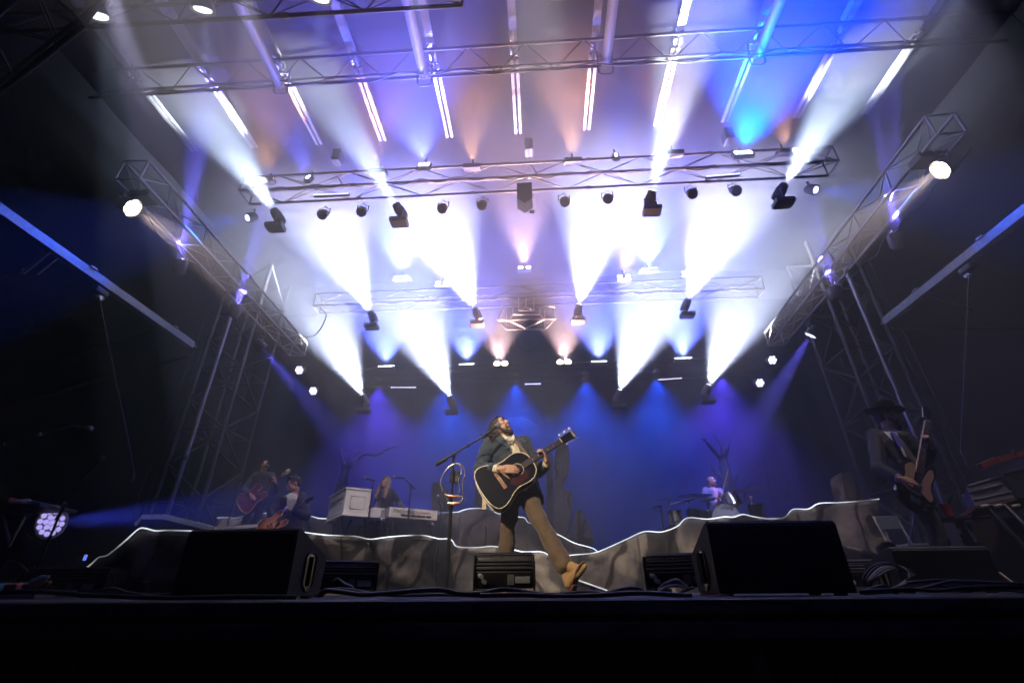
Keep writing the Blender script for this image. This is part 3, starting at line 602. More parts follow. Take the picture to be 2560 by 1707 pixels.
# ------------------------------------------------------------------ bare scenic trees, columns and stones
M_bark = mat('scenic_tree_paint', (.04, .038, .048), .9, noise_amt=.4, noise_scale=5, bump=.4, bump_scale=18)
def tree(base, limbs, y, label):
    root = empty('bare_tree', PY(*base, y), label, 'tree', 'bare scenic trees')
    for k, (pts, rs) in enumerate(limbs):
        q = [PY(a, b, y+.06*math.sin(i*2.3+k)) for i, (a, b) in enumerate(pts)]
        r = [rs[0]+(rs[1]-rs[0])*i/(len(q)-1) for i in range(len(q))]
        r = [v*.8*(1+.22*math.sin(i*1.9+k*3)) for i, v in enumerate(r)]
        sweep('trunk' if k == 0 else 'branch', q, r, M_bark, root, n=9, res=4)
tree((850, 1290), [([(846, 1300), (849, 1240), (855, 1205), (866, 1175), (868, 1160)], (.2, .12)), ([(864, 1180), (857, 1150), (851, 1120)], (.13, .02)), ([(867, 1170), (880, 1158), (893, 1146), (916, 1134), (941, 1138), (966, 1124), (999, 1113)], (.11, .015)), ([(866, 1165), (875, 1150), (888, 1135), (898, 1128), (907, 1118)], (.06, .01)), ([(860, 1150), (868, 1138), (878, 1133), (888, 1132)], (.04, .008)), ([(936, 1138), (940, 1124), (947, 1107)], (.035, .008)), ([(858, 1140), (866, 1128), (873, 1121)], (.03, .008)), ([(848, 1235), (838, 1228), (834, 1215)], (.05, .02)), ([(862, 1215), (872, 1205), (876, 1198)], (.05, .01)), ([(862, 1192), (880, 1180), (892, 1165), (914, 1133)], (.03, .01))], 12.6, 'bare grey tree with twisting branches behind the white organ')
tree((1822, 1260), [([(1824, 1280), (1821, 1229), (1816, 1190), (1808, 1150), (1803, 1135)], (.24, .13)), ([(1806, 1150), (1788, 1130), (1773, 1112), (1764, 1100), (1752, 1095)], (.11, .02)), ([(1808, 1148), (1818, 1121), (1822, 1105), (1829, 1085)], (.09, .012)), ([(1806, 1142), (1802, 1114), (1795, 1102), (1785, 1088)], (.05, .01)), ([(1815, 1205), (1800, 1190), (1786, 1178), (1778, 1163)], (.09, .015)), ([(1826, 1215), (1836, 1208), (1843, 1192), (1848, 1170)], (.07, .012)), ([(1812, 1175), (1800, 1168), (1795, 1165)], (.05, .01)), ([(1822, 1140), (1832, 1133), (1840, 1124)], (.03, .008)), ([(1803, 1115), (1812, 1106), (1818, 1098)], (.03, .008))], 12.7, 'bare grey tree with forked branches behind the drummer')
tree((1905, 1260), [([(1932, 1255), (1921, 1210), (1908, 1150), (1897, 1110)], (.03, .012)), ([(1966, 1250), (1955, 1200), (1943, 1150), (1936, 1120), (1930, 1118)], (.025, .01)), ([(1975, 1245), (1962, 1190), (1950, 1140), (1944, 1112)], (.025, .01)), ([(1937, 1152), (1925, 1140), (1912, 1130)], (.015, .008))], 12.8, 'thin spindly saplings right of the forked tree')
def slab(pts, y, t, label, m, name='standing_stone'):
    q = [PY(a, b, y) for a, b in pts]; c = sum(q, Vector())/len(q); root = empty(name, (c.x, y, min(v.z for v in q)), label, 'stage set', 'standing stones')
    bm = bmesh.new(); v0 = [bm.verts.new(v) for v in q]; v1 = [bm.verts.new(v+Vector((0, t, 0))+(v-c)*-.06) for v in q]; n = len(q)
    bm.faces.new(v0); bm.faces.new(v1[::-1])
    for i in range(n): bm.faces.new((v0[i], v1[i], v1[(i+1) % n], v0[(i+1) % n]))
    bmesh.ops.bevel(bm, geom=bm.edges[:], offset=.03, segments=2, affect='EDGES'); o = bm_obj('stone', bm, m, root); return root
slab([(1077, 1275), (1077, 1206), (1096, 1204), (1113, 1216), (1120, 1235), (1121, 1275)], 10.4, .3, 'grey standing slab behind the harmonica holder', M_rockd)
slab([(1184, 1275), (1190, 1215), (1198, 1206), (1208, 1212), (1216, 1275)], 11.2, .3, 'dim narrow standing stone behind the big guitar body', M_rockd)
slab([(1384, 1358), (1386, 1270), (1382, 1245), (1388, 1200), (1384, 1160), (1390, 1118), (1402, 1104), (1420, 1106), (1425, 1150), (1422, 1180), (1404, 1206), (1402, 1222), (1424, 1226), (1430, 1232), (1432, 1280), (1422, 1300), (1432, 1358)], 10.8, .35, 'tall dark rock pillar right of the singer behind the neck of his guitar', M_rock, 'rock_pillar')
slab([(1366, 1362), (1366, 1180), (1372, 1130), (1382, 1130), (1382, 1362)], 11.6, .3, 'thin dark pillar just left of the tall rock pillar', M_rockd, 'rock_pillar')
slab([(1433, 1362), (1436, 1290), (1444, 1268), (1458, 1278), (1466, 1310), (1482, 1330), (1484, 1362)], 10.2, .4, 'dark jagged rock at the foot of the tall pillar', M_rock, 'rock_pillar')
slab([(1285, 1290), (1280, 1060), (1292, 1040), (1312, 1042), (1345, 1060), (1352, 1085), (1380, 1095), (1400, 1110), (1398, 1290)], 13.15, .3, 'large faint hazy boulder shape behind the singer head', mat('far_rock', (.025, .03, .045), .9, noise_amt=.4, noise_scale=3), 'rock_pillar')
slab([(2116, 1254), (2110, 1225), (2098, 1190), (2104, 1182), (2116, 1176), (2130, 1182), (2144, 1200), (2152, 1228), (2160, 1252)], 8.2, .35, 'tan leaning headstone shape on top of the right rock flat', M_rock)
# ================================================================== monitors, floods, cables
M_wedge = mat('wedge_paint', (.016, .016, .018), .5, noise_amt=.25, noise_scale=40, bump=.06, bump_scale=420)
M_grille = mat('wedge_grille', (.01, .01, .011), .6, bump=.5, bump_scale=300)
def wedge(x0, x1, y, hf, hb, dep, label, side, rot=0., red=False):
    """floor monitor: tall back towards the audience, sloping grille to the performer; side=+1 shows its right end"""
    cx = (x0+x1)/2; W = x1-x0; root = empty('wedge_monitor', (cx, y, 0), label, 'speaker', 'floor wedge monitors')
    Mb = Matrix.Translation((cx, y, 0)) @ Matrix.Rotation(rot, 4, 'Z')
    prof = [(0, .012), (0, hf-.02), (.02, hf), (.07, hf-.005), (dep, hb), (dep-.03, .03), (dep-.05, .012)]
    bm = bmesh.new(); a = [bm.verts.new((-W/2, p, z)) for p, z in prof]; b = [bm.verts.new((W/2, p, z)) for p, z in prof]; n = len(prof)
    bm.faces.new(a); bm.faces.new(b[::-1])
    for i in range(n): bm.faces.new((a[i], b[i], b[(i+1) % n], a[(i+1) % n]))
    bmesh.ops.recalc_face_normals(bm, faces=bm.faces[:]); bmesh.ops.bevel(bm, geom=bm.edges[:], offset=.008, segments=2, affect='EDGES')
    bm_obj('cabinet', bm, M_wedge, root, Mb)
    # grille lies on the slope
    sl = math.atan2(hf-hb, dep-.07); c = Vector((0, (dep+.07)/2, (hf+hb)/2+.004))
    box('grille', (W-.05, math.hypot(dep-.07, hf-hb)-.05, .012), M_grille, root, Mb @ Matrix.Translation(c) @ Matrix.Rotation(-sl, 4, 'X'), bev=.004)
    for sx in (-1, 1):
        S = Mb @ Matrix.Translation((sx*(W/2), dep*.5, hb*.62)) @ Matrix.Rotation(R(90)*sx, 4, 'Y')   # local z = outward
        k = hf/.38; hexo = [(-.10, -.035), (-.075, -.075), (.075, -.075), (.115, -.02), (.115, .02), (.075, .07), (-.075, .07), (-.10, .035)]; hexo = [(x*k*sx, yy*k) for x, yy in hexo]
        rec = prism('handle_recess', hexo if sx > 0 else hexo[::-1], -.004, .0025, M_blackgloss, root, S, bev=.001)
        sweep('rim', [(x, yy, .004) for x, yy in hexo], .006*k, M_wedge, rec, n=6, closed=True, M=S)
        rod('bar', S @ Vector((-.08*k, .0, .007)), S @ Vector((.085*k, .0, .007)), .011*k, M_blackgloss, rec, 10)
        for px_, py_ in ((-.13, .12), (-.13, -.12), (-.02, .15), (.03, -.14), (.09, -.13)): lathe('screw', [(.006, 0), (.006, .002), (.002, .003)], M_steel, root, S @ Matrix.Translation((px_*k*sx, py_*k, .0005)), n=6)
        for yy in (.06, dep-.1): boxat('foot', Mb @ Vector((sx*(W/2-.06), yy, .006)), (.05, .05, .012), M_rubber, root)
    if red: boxat('tape_strip', Mb @ Vector((-W/2+.02, dep*.4, .004)), (.06, dep*.8, .008), mat('red_tape', (.55, .03, .04), .5), root)
    return root
wedge(-2.19, -1.49, 3.0, .385, .25, .49, 'big black wedge monitor at the front left of the stage', 1)
wedge(.975, 1.71, 3.0, .39, .235, .44, 'big black wedge monitor at the front right with a red strip below', -1, red=True)
pa, pb = PY(2228, 1371, 4.0), PY(2466, 1357, 4.0)
wedge(pa.x, pb.x, 4.0, (pa.z+pb.z)/2, .2, .4, 'smaller wedge monitor catching blue light at the bass player feet', -1)
M_flood = mat('flood_black', (.02, .02, .023), .3, .2, noise_amt=.3, noise_scale=25)
def flood(c, w, h, rz, label):
    c = Vector((c[0], c[1], 0)); root = empty('flood_light', c, label, 'stage light', 'floor flood lights')
    Mb = Matrix.Translation(c) @ Matrix.Rotation(rz, 4, 'Z')
    prof = [(-.10, .05), (-.12, h*.55), (-.09, h*.9), (-.06, h), (.05, h), (.13, h*.72), (.13, .08), (.08, .05)]
    bm = bmesh.new(); a = [bm.verts.new((-w/2, p, z)) for p, z in prof]; b = [bm.verts.new((w/2, p, z)) for p, z in prof]; n = len(prof)
    bm.faces.new(a); bm.faces.new(b[::-1])
    for i in range(n): bm.faces.new((a[i], b[i], b[(i+1) % n], a[(i+1) % n]))
    bmesh.ops.recalc_face_normals(bm, faces=bm.faces[:]); bmesh.ops.bevel(bm, geom=bm.edges[:], offset=.008, segments=2, affect='EDGES'); bm_obj('housing', bm, M_flood, root, Mb)
    for z, yy in ((h*.93, -.082), (h*.78, -.105), (h*.70, -.112), (h*.6, -.121)): rod('rib', Mb @ Vector((-w/2+.004, yy, z)), Mb @ Vector((w/2-.004, yy, z)), .008, M_flood, root, 8)
    for s in (-1, 1):
        box('side_plate', (.012, .27, h*.86), M_black, root, Mb @ Matrix.Translation((s*(w/2+.008), .0, h*.5)), bev=.003)
        for i in range(4):
            for j in range(3): box('vent_slot', (.004, .022, .05), mat('vent_dark', (.003, .003, .003), .9), root, Mb @ Matrix.Translation((s*(w/2+.0155), -.09+.045*i, h*(.32+.19*j))))
        box('foot', (.05, .26, .045), M_black, root, Mb @ Matrix.Translation((s*w*.33, 0, .0235)), bev=.004)
    box('plate', (.05, .005, .07), mat('grey_plate', (.12, .12, .13), .4), root, Mb @ Matrix.Translation((w*.12, -.118, h*.36)))
    box('plate', (.11, .005, .045), mat('white_label', (.25, .25, .27), .5), root, Mb @ Matrix.Translation((w*.32, -.118, h*.36)))
    for k, xx in enumerate((-.36, -.42)):
        q = Mb @ Vector((w*xx, -.13, h*(.34+.12*k))); rod('plug', q, q+Vector((.02, -.05, -.01)), .016, mat('white_plug', (.7, .7, .7), .4), root, 10)
    return root
pa, pb = PY(1187, 1474, 3.9), PY(1333, 1474, 3.9)
flood((.5*(pa.x+pb.x), 4.02), pb.x-pa.x, .30, 0, 'black flood light unit on the floor in front of the singer')
flood((PY(862, 1470, 4.2).x-.05, 4.25), .5, .27, R(28), 'black flood light unit turned sideways beside the left wedge')
flood((PY(1690, 1470, 4.1).x+.08, 4.15), .5, .29, R(-30), 'black flood light unit half hidden by the right wedge')
flood((PY(2185, 1430, 4.6).x, 4.7), .62, .26, R(-6), 'low black flood light unit between the two right wedges')
flood((PY(160, 1440, 4.8).x, 4.9), .85, .27, R(4), 'low black flood light unit at the far left behind the small pedals')
# cables running along the front edge
M_cable = mat('cable_black', (.012, .012, .016), .32, spec=.6); M_cableg = mat('cable_grey', (.10, .10, .12), .35); M_cablew = mat('cable_pale', (.5, .5, .52), .4)
def cable(pts, r, m, label, y=3.0):
    tag(sweep('cable', [PY(p[0], p[1], p[2] if len(p) > 2 else y) for p in pts], r, m, res=6, n=7), label, 'cable', 'cables along the stage front')
cable([(0, 1480), (100, 1478), (240, 1488), (420, 1494), (600, 1491), (740, 1492)], .012, M_cable, 'black cable lying along the left end of the stage edge', 2.75)
cable([(230, 1480), (280, 1470), (320, 1480), (370, 1486), (430, 1484)], .008, M_cableg, 'thin grey cable arching beside the left rock flat', 3.2)
cable([(805, 1486), (815, 1476), (860, 1480), (905, 1486), (960, 1483), (1030, 1477), (1100, 1474), (1150, 1484), (1210, 1482), (1260, 1473), (1320, 1481), (1380, 1487), (1460, 1481), (1500, 1484)], .013, M_cable, 'thick black cable snaking across the centre of the stage edge', 2.85)
cable([(810, 1482), (840, 1472), (880, 1474), (930, 1484), (1010, 1488), (1100, 1486), (1230, 1489), (1360, 1486)], .009, M_cableg, 'grey cable looping out beside the left wedge', 2.95)
cable([(1200, 1488), (1300, 1486), (1400, 1490), (1500, 1487), (1600, 1482), (1730, 1489)], .012, M_cable, 'black cable between the singer flood and the right wedge', 2.7)
cable([(1480, 1487), (1520, 1482), (1560, 1472), (1590, 1470), (1615, 1482)], .011, M_cableg, 'short cable hump left of the right wedge', 2.9)
cable([(1643, 1484), (1658, 1462), (1690, 1449), (1712, 1462), (1720, 1470)], .010, M_cablew, 'pale cable hoop in front of the right flood, upper of two', 3.6)
cable([(1640, 1485), (1665, 1468), (1695, 1463), (1722, 1476)], .009, M_cablew, 'pale cable hoop in front of the right flood, lower of two', 3.4)
cable([(1690, 1486), (1715, 1474), (1735, 1468)], .008, M_cableg, 'short thin cable leaning on the right wedge', 3.2)
cable([(832, 1452), (845, 1446), (862, 1458), (880, 1466), (888, 1480)], .008, M_cablew, 'pale plugged cable drooping beside the left wedge', 3.9)
for k in range(5):
    a = 2165+k*9; cable([(2165, 1462), (a-5, 1440), (a+22, 1412+3*k), (a+60, 1408+3*k), (a+88, 1425+2*k), (2268-k*3, 1455), (2235, 1468), (2185, 1470)], .007, (M_cableg, M_cable, M_cablew, M_cableg, M_cable)[k], 'coiled cable loop beside the small right wedge, %s from the left' % ('first', 'second', 'third', 'fourth', 'fifth')[k], 3.7+.05*k)
for k, pts in enumerate(([(2150, 1478), (2260, 1472), (2340, 1476), (2420, 1468), (2560, 1466)], [(2160, 1484), (2300, 1470), (2380, 1452), (2440, 1462), (2560, 1472)], [(2270, 1456), (2350, 1450), (2450, 1455), (2560, 1458)], [(2330, 1460), (2420, 1474), (2480, 1470), (2560, 1480)], [(2150, 1482), (2200, 1466), (2226, 1470), (2250, 1492)])):
    cable(pts, (.010, .008, .009, .008, .013)[k], (M_cable, M_cableg, M_cableg, M_cable, M_cable)[k], 'cable in the tangle at the stage edge right, %s' % ('lowest black one', 'arched grey one', 'upper grey one', 'thin black one', 'thick one drooping over the edge')[k], 3.1+.12*k)
# bits at the far left
pb_ = empty('pedal_board', PY(60, 1470, 4.3), 'pale pedal board with leads at the far left floor', 'pedal board')
c = PY(50, 1462, 4.3); boxat('board', (c.x, c.y, .035), (.5, .22, .07), mat('pale_metal', (.45, .45, .48), .4, .4), pb_, bev=.01, rot=(0, 0, .1))
for k in range(3): boxat('pedal', (c.x-.16+.16*k, c.y-.02, .095), (.1, .14, .05), mat('pedal_%d' % k, ((.05, .3, .25), (.4, .08, .06), (.12, .12, .14))[k], .4), pb_, bev=.008, rot=(.1, 0, .1))
sweep('lead', [c+Vector((-.2, -.05, .1)), c+Vector((-.1, -.1, .18)), c+Vector((.0, -.08, .16)), c+Vector((.12, -.1, .1))], .008, M_cable, pb_, res=5)
for k in range(2):
    q = PY(82+k*4, 1456+13*k, 4.1); tag(lathe('bottle', [(.03, 0), (.032, .02), (.032, .12), (.028, .14), (.012, .17), (.012, .2)], mat('plastic_%d' % k, ((.6, .6, .58), (.5, .22, .08))[k], .3), None, Matrix.Translation(q) @ Euler((R(78), 0, R(70))).to_matrix().to_4x4(), 14), ('white small bottle lying by the left pedals', 'orange capped small bottle lying by the left pedals')[k], 'bottle')
q = PY(135, 1480, 4.2); tag(boxat('tape_block', q, (.36, .05, .03), mat('blue_tape', (.05, .2, .4), .5), bev=.004), 'flat blue strip lying on the floor at the left', 'tape')
q = PY(365, 1453, 5.05); tag(boxat('yellow_tag', q, (.07, .006, .02), mat('yellow_tag', (.75, .5, .03), .5), bev=.003), 'small yellow tag stuck on the left rock flat', 'tag')
# far left table with a red case and a white bundle
tb = empty('work_table', PY(60, 1300, 5.6), 'dark work table at the far left edge', 'table')
a, b = PY(-60, 1262, 5.6), PY(160, 1282, 5.8)
boxat('table_top', (a+b)/2, ((b-a).length, .5, .035), M_steel, tb, bev=.004)
for px in ((8, 1290, 45, 1180), (62, 1290, 22, 1365)): rod('leg', PY(px[0], px[1], 5.6), PY(px[2]-(20 if px[2] == 45 else 0), 1365, 5.6), .018, M_alu, tb)
sweep('frame_bar', [PY(70, 1268, 5.7), PY(76, 1253, 5.7), PY(142, 1266, 5.7)], .016, mat('blue_lit_frame', (.1, .2, .35), .4), tb)  # the blue light falling on this bar is put into its base colour
q = PY(17, 1252, 5.5); tag(boxat('red_case', q, (.2, .14, .06), mat('dark_red', (.25, .02, .04), .35), bev=.015), 'small dark red case on the far left table', 'case')
q = PY(43, 1256, 5.5); bun = empty('cable_bundle', q, 'white bundle of folded cable beside the red case', 'cable')
for k in range(4): sweep('loop', [q+Vector((-.08, .02*k, .015*k-.02)), q+Vector((.05, .02*k-.02, .015*k)), q+Vector((.09, .02*k, .012*k-.01)), q+Vector((.0, .02*k+.02, .012*k-.02))], .009, M_cablew, bun, closed=True, res=4)
q = PY(213, 1393, 6.5); tag(boxat('display', q, (.03, .02, .07), emis('blue_display', (.15, .25, 1), 1.6)), 'tiny glowing blue display in the dark at left', 'display')

# ------------------------------------------------------------------ microphone stands
M_stand = mat('stand_black', (.014, .014, .015), .35, .3, noise_amt=.3, noise_scale=40); M_mesh = mat('mic_grille', (.25, .25, .27), .35, .8, bump=.6, bump_scale=500)
def mic_at(p, d, parent, m=M_stand, s=1.):
    M = aimM(p, Vector(p)+Vector(d)); b = lathe('microphone', [(.010*s, -.16*s), (.013*s, -.15*s), (.016*s, -.02*s), (.02*s, 0)], m, parent, M, 12)
    lathe('mic_head', [(.02*s, 0), (.026*s, .008*s), (.027*s, .03*s), (.02*s, .048*s), (.006*s, .055*s)], M_mesh, b, M, 12)
def mic_stand(base, top, boom0, boom1, y, label, mic_dir=(.8, 0, .3), base_z=0., tripod=False, r=.011, ym=None, mcol=None):
    p0, p1 = PY(*base, y), PY(*top, y); p0 = Vector((p1.x, y, base_z)) if abs(p0.x-p1.x) < .25 else p0
    root = empty('microphone_stand', p0, label, 'microphone stand', 'microphone stands')
    h = p1.z-p0.z
    rod('lower_tube', p0, p0.lerp(p1, .6), r*1.35, M_stand, root); rod('upper_tube', p0.lerp(p1, .6), p1, r, M_stand, root); rod('clutch', p0.lerp(p1, .58), p0.lerp(p1, .63), r*1.9, M_rubber, root, 12)
    if tripod:
        for k in range(3):
            a = 2.1*k+.4; rod('leg', p0+Vector((0, 0, .18)), p0+Vector((.3*math.cos(a), .3*math.sin(a), .0)), .008, M_stand, root)
    else: lathe('base', [(.13, 0), (.13, .012), (.11, .022), (.03, .03), (.02, .05)], M_stand, root, Matrix.Translation(p0), 24)
    if boom0:
        b0, b1 = PY(*boom0, y-.03), PY(*boom1, ym or y-.03); rod('boom', b0, b1, r*.8, M_stand, root); d = (b1-b0).normalized()
        rod('counterweight', b0, b0+d*.13, r*1.7, M_rubber, root, 12); lathe('pivot', [(.022, -.03), (.026, 0), (.022, .03)], M_rubber, root, Matrix.Translation(p1) @ Matrix.Rotation(R(90), 4, 'X'), 12)
        rod('clip', b0.lerp(b1, .62), b0.lerp(b1, .66), r*1.5, M_rubber, root); mp = b1
    else: mp = p1
    if mic_dir is not None:
        md = Vector(mic_dir).normalized(); mic_at(mp+md*.13, md, root, mcol or M_stand)
        rod('mic_clip', mp, mp+md*.06, .017, M_rubber, root, 10)
    return root
st = mic_stand((1122, 1487), (1134, 1138), (1090, 1161), (1215, 1086), 4.72, 'tall black boom microphone stand in front of the singer', (.75, -.1, .55), ym=4.62, r=.013)
mic_stand((580, 1316), (597, 1205), (594, 1207), (650, 1168), 9.2, 'boom microphone stand before the standing red guitar player', (.8, 0, .05), .88)
mic_stand((925, 1345), (934, 1200), None, None, 7.75, 'upright microphone stand beside the white organ', (-.8, 0, .2), .62)
mic_stand((1024, 1345), (1028, 1217), (1038, 1221), (1008, 1194), 7.75, 'boom microphone stand in front of the singing keyboard player', (-.9, 0, .1), .62)
mic_stand((1110, 1345), (1103, 1262), None, None, 7.9, 'short microphone stand with a silver headed microphone right of the keyboards', (-.4, -.1, .8), .62, tripod=True)
mic_stand((1215, 1398), (1215, 1315), None, None, 6.9, 'small dark empty stand behind the standing leg of the singer', None, 0)
mic_stand((75, 1470), (160, 1260), (140, 1300), (225, 1175), 5.0, 'dark tilted boom stand beside the round floor lamp', (.5, 0, .8))
q0, q1, q2 = PY(-40, 1125, 5.2), PY(186, 1062, 5.2), PY(228, 1071, 5.2)
r_ = empty('microphone_stand', (q0.x, 5.2, 0), 'long boom reaching in from the left edge with a silver microphone', 'microphone stand', 'microphone stands')
rod('boom', q0, q1, .009, M_stand, r_); rod('clip', q0.lerp(q1, .6), q0.lerp(q1, .63), .02, M_alu, r_); rod('clip', q0.lerp(q1, .2), q0.lerp(q1, .23), .022, M_rubber, r_); rod('upright', Vector((q0.x, 5.2, 0)), q0, .013, M_stand, r_)
lathe('base', [(.13, 0), (.13, .012), (.02, .04)], M_stand, r_, Matrix.Translation((q0.x, 5.2, 0)), 20); mic_at(q2-(q2-q1).normalized()*.05, (q2-q1), r_, mat('mic_silver', (.55, .58, .65), .25, .8), 1.25)
tag(rod('microphone', PY(845, 1210, 8.2), PY(858, 1222, 8.2), .013, M_stand), 'small microphone poking up behind the white organ', 'microphone'); lathe('mic_head', [(.015, 0), (.022, .02), (.02, .045), (.005, .05)], M_mesh, bpy.data.objects['microphone'] if 'microphone' in bpy.data.objects else None, aimM(PY(846, 1211, 8.2), PY(842, 1206, 8.2)), 10)
# harmonica holder hung on the singer stand
hh = empty('harmonica_holder', PY(1134, 1250, 4.68), 'wire harmonica neck holder hanging on the singer stand', 'harmonica holder')
M_wire = mat('holder_wire', (.75, .7, .62), .25, 1.)
def zp(x, y): return (780+x/4.48, 1150+y/4.48)
for k, (pts, yy) in enumerate((([(1470, 380), (1445, 290), (1440, 240), (1470, 160), (1530, 80), (1600, 38), (1660, 45), (1700, 90), (1716, 150), (1700, 210), (1685, 245), (1690, 320), (1695, 420)], 4.64), ([(1530, 480), (1500, 380), (1450, 290), (1445, 230), (1490, 130), (1560, 60), (1620, 40), (1665, 75), (1672, 140), (1640, 220), (1650, 280), (1655, 340), (1640, 390), (1660, 490)], 4.70))):
    sweep('wire', [PY(*zp(*p), yy) for p in pts], .006, M_wire, hh, res=4)
for (a, b, rr, m) in (((1478, 382), (1705, 410), .008, M_wire), ((1530, 400), (1640, 410), .016, mat('harmonica_copper', (.6, .28, .12), .3, .8)), ((1520, 480), (1668, 465), .008, M_wire), ((1545, 492), (1655, 485), .014, MATS['harmonica_copper']), ((1478, 382), (1535, 495), .006, M_wire), ((1695, 410), (1660, 490), .006, M_wire)):
    rod('bar', PY(*zp(*a), 4.66), PY(*zp(*b), 4.66), rr, m, hh, 8)
boxat('clip_box', PY(*zp(1600, 190), 4.76), (.1, .04, .12), M_rubber, hh, bev=.01)

# ------------------------------------------------------------------ keyboards
M_white = mat('white_lacquer', (.78, .77, .76), .35, noise_amt=.06, noise_scale=6, coat=.2)
def P2(a): return Vector((a[0], a[1], 0))
def quadbox(c, u, v, h, m, name, parent, bev=.012):
    """box with a corner at c and edges u, v (horizontal) and height h"""
    M = Matrix((u.normalized(), v.normalized(), Vector((0, 0, 1)))).transposed().to_4x4(); M.translation = c+u/2+v/2+Vector((0, 0, h/2)); return box(name, (u.length, v.length, h), m, parent, M, bev), M
nc = PY(857, 1285, 7.9); tc_ = PY(863, 1222, 7.9); H = tc_.z-nc.z
lc = PY(812, 1304, 8.75); rc = PY(922, 1287, 8.15)
u = Vector((rc.x-nc.x, rc.y-nc.y, 0)); v = Vector((lc.x-nc.x, lc.y-nc.y, 0)); v -= u.normalized()*(v.dot(u.normalized())*.5)
org = empty('electric_organ', (nc.x, nc.y, .62), 'white panelled electric organ on a black stand', 'keyboard')
quadbox(nc, u, v, H, M_white, 'cabinet', org); un, vn = u.normalized(), v.normalized()
quadbox(nc+Vector((0, 0, H))-un*.02-vn*.02, u+un*.04, v+vn*.04, .03, M_white, 'lid', org, .006)
quadbox(nc+Vector((0, 0, -.02))-un*.015-vn*.015, u+un*.03, v+vn*.03, .035, M_white, 'base_trim', org, .006)
kb, KM = quadbox(nc+u+Vector((0, 0, -.02)), un*.34, v, .15, M_white, 'key_shelf', org, .01)
for i in range(22): quadbox(nc+u+un*.06+vn*(.03+i*(v.length-.06)/22)+Vector((0, 0, .131)), un*.22, vn*((v.length-.06)/22-.004), .02, mat('ivory', (.8, .78, .72), .3), 'key', kb, .002)
def frame_on(c, a, b, m, name, parent, r=.009): sweep(name, [c, c+a, c+a+b, c+b], r, m, parent, n=6, closed=True)
frame_on(nc+un*u.length*.22+Vector((0, 0, H*.25))-vn*.004, un*u.length*.55, Vector((0, 0, H*.5)), M_white, 'moulding', org)
frame_on(nc+vn*v.length*.08+Vector((0, 0, H*.12))-un*.004, vn*v.length*.84, Vector((0, 0, H*.45)), M_white, 'moulding', org)
for zz in (.66, .74): rod('brass_line', nc+vn*.08-un*.004+Vector((0, 0, H*zz)), nc+vn*(v.length-.08)-un*.004+Vector((0, 0, H*zz)), .007, mat('brass', (.7, .45, .15), .3, .9), org, 6)
def xstand(c, d, w, h, parent, z0):
    for s in (0, 1):
        o = c+d*(w*s)
        for k in (-1, 1): rod('stand_leg', o+Vector((0, -.22*k, 0)), Vector((o.x, o.y+.22*k, z0)), .018, M_stand, parent)
xstand(nc+un*.15+vn*.3+Vector((0, 0, -.02)), un, u.length*.9, .5, org, .62); rod('stand_bar', nc+un*.1+vn*.3+Vector((0, 0, -.35)), nc+un*.8+vn*.3+Vector((0, 0, -.35)), .015, M_stand, org)
for k in range(5): sweep('hanging_lead', [nc+vn*(.25+.09*k)+Vector((0, 0, -.02)), nc+vn*(.25+.09*k)+Vector((.03, 0, -.15)), nc+vn*.5+Vector((.1, 0, -.4))], .006, M_cable, org, res=4); lathe('jack', [(.012, 0), (.012, .05)], MATS['brass'], org, Matrix.Translation(nc+vn*(.25+.09*k)+Vector((0, 0, -.07))), 8)
# second keyboard with the lettering
nc2 = PY(971, 1292, 7.8); t2 = PY(972, 1266, 7.8); rc2 = PY(1093, 1299, 8.3); lc2 = PY(952, 1294, 8.1)
u2 = Vector((rc2.x-nc2.x, rc2.y-nc2.y, 0)); v2 = Vector((-u2.y, u2.x, 0)).normalized()*.42; H2 = t2.z-nc2.z; u2n, v2n = u2.normalized(), v2.normalized()
mel = empty('tape_keyboard', (nc2.x, nc2.y, .62), 'long white keyboard with black lettering on its back panel', 'keyboard')
quadbox(nc2, u2, v2, H2, M_white, 'cabinet', mel)
Mf = Matrix((u2n, Vector((0, 0, 1)), -v2n)).transposed().to_4x4()
def text(s, p, size, m, parent, M, ext=.001, shear=0.):
    cu = bpy.data.curves.new('lettering', 'FONT'); cu.body = s; cu.size = size; cu.extrude = ext; cu.align_x = 'CENTER'; cu.align_y = 'CENTER'; cu.shear = shear
    o = bpy.data.objects.new('lettering', cu); cu.materials.append(m); MM = M.copy(); MM.translation = p; me = bpy.data.meshes.new_from_object(o); bpy.data.objects.remove(o); bpy.data.curves.remove(cu)
    return reg(bpy.data.objects.new('lettering', me), MM, parent)
M_ink = mat('black_ink', (.01, .01, .01), .5)
text('Mellotron', nc2+u2*.29+Vector((0, 0, H2*.66))-v2n*.004, .088, M_ink, mel, Mf, shear=.1)
text('Chamberlin', nc2+u2*.66+Vector((0, 0, H2*.64))-v2n*.004, .062, mat('red_ink', (.22, .05, .04), .5), mel, Mf, shear=.35)
for i in range(9): quadbox(nc2+u2*(.24+.055*i)+Vector((0, 0, H2*.18))-v2n*.006, u2n*(.05 if i % 3 else .065), v2n*.006, H2*(.16 if i % 2 else .22), M_ink, 'switch', mel, .001)
for i in range(3): lathe('knob', [(.016, 0), (.014, .02), (.004, .022)], M_ink, mel, Matrix.Translation(nc2+u2*(.78+.035*i)+Vector((0, 0, H2*.3))-v2n*.001) @ Matrix.Rotation(R(90), 4, 'X'), 10)
for i in range(2): boxat('end_foot', nc2+u2*(.02+.96*i)+v2*.5+Vector((0, 0, -.02)), (.05, .3, .04), M_white, mel, bev=.005)
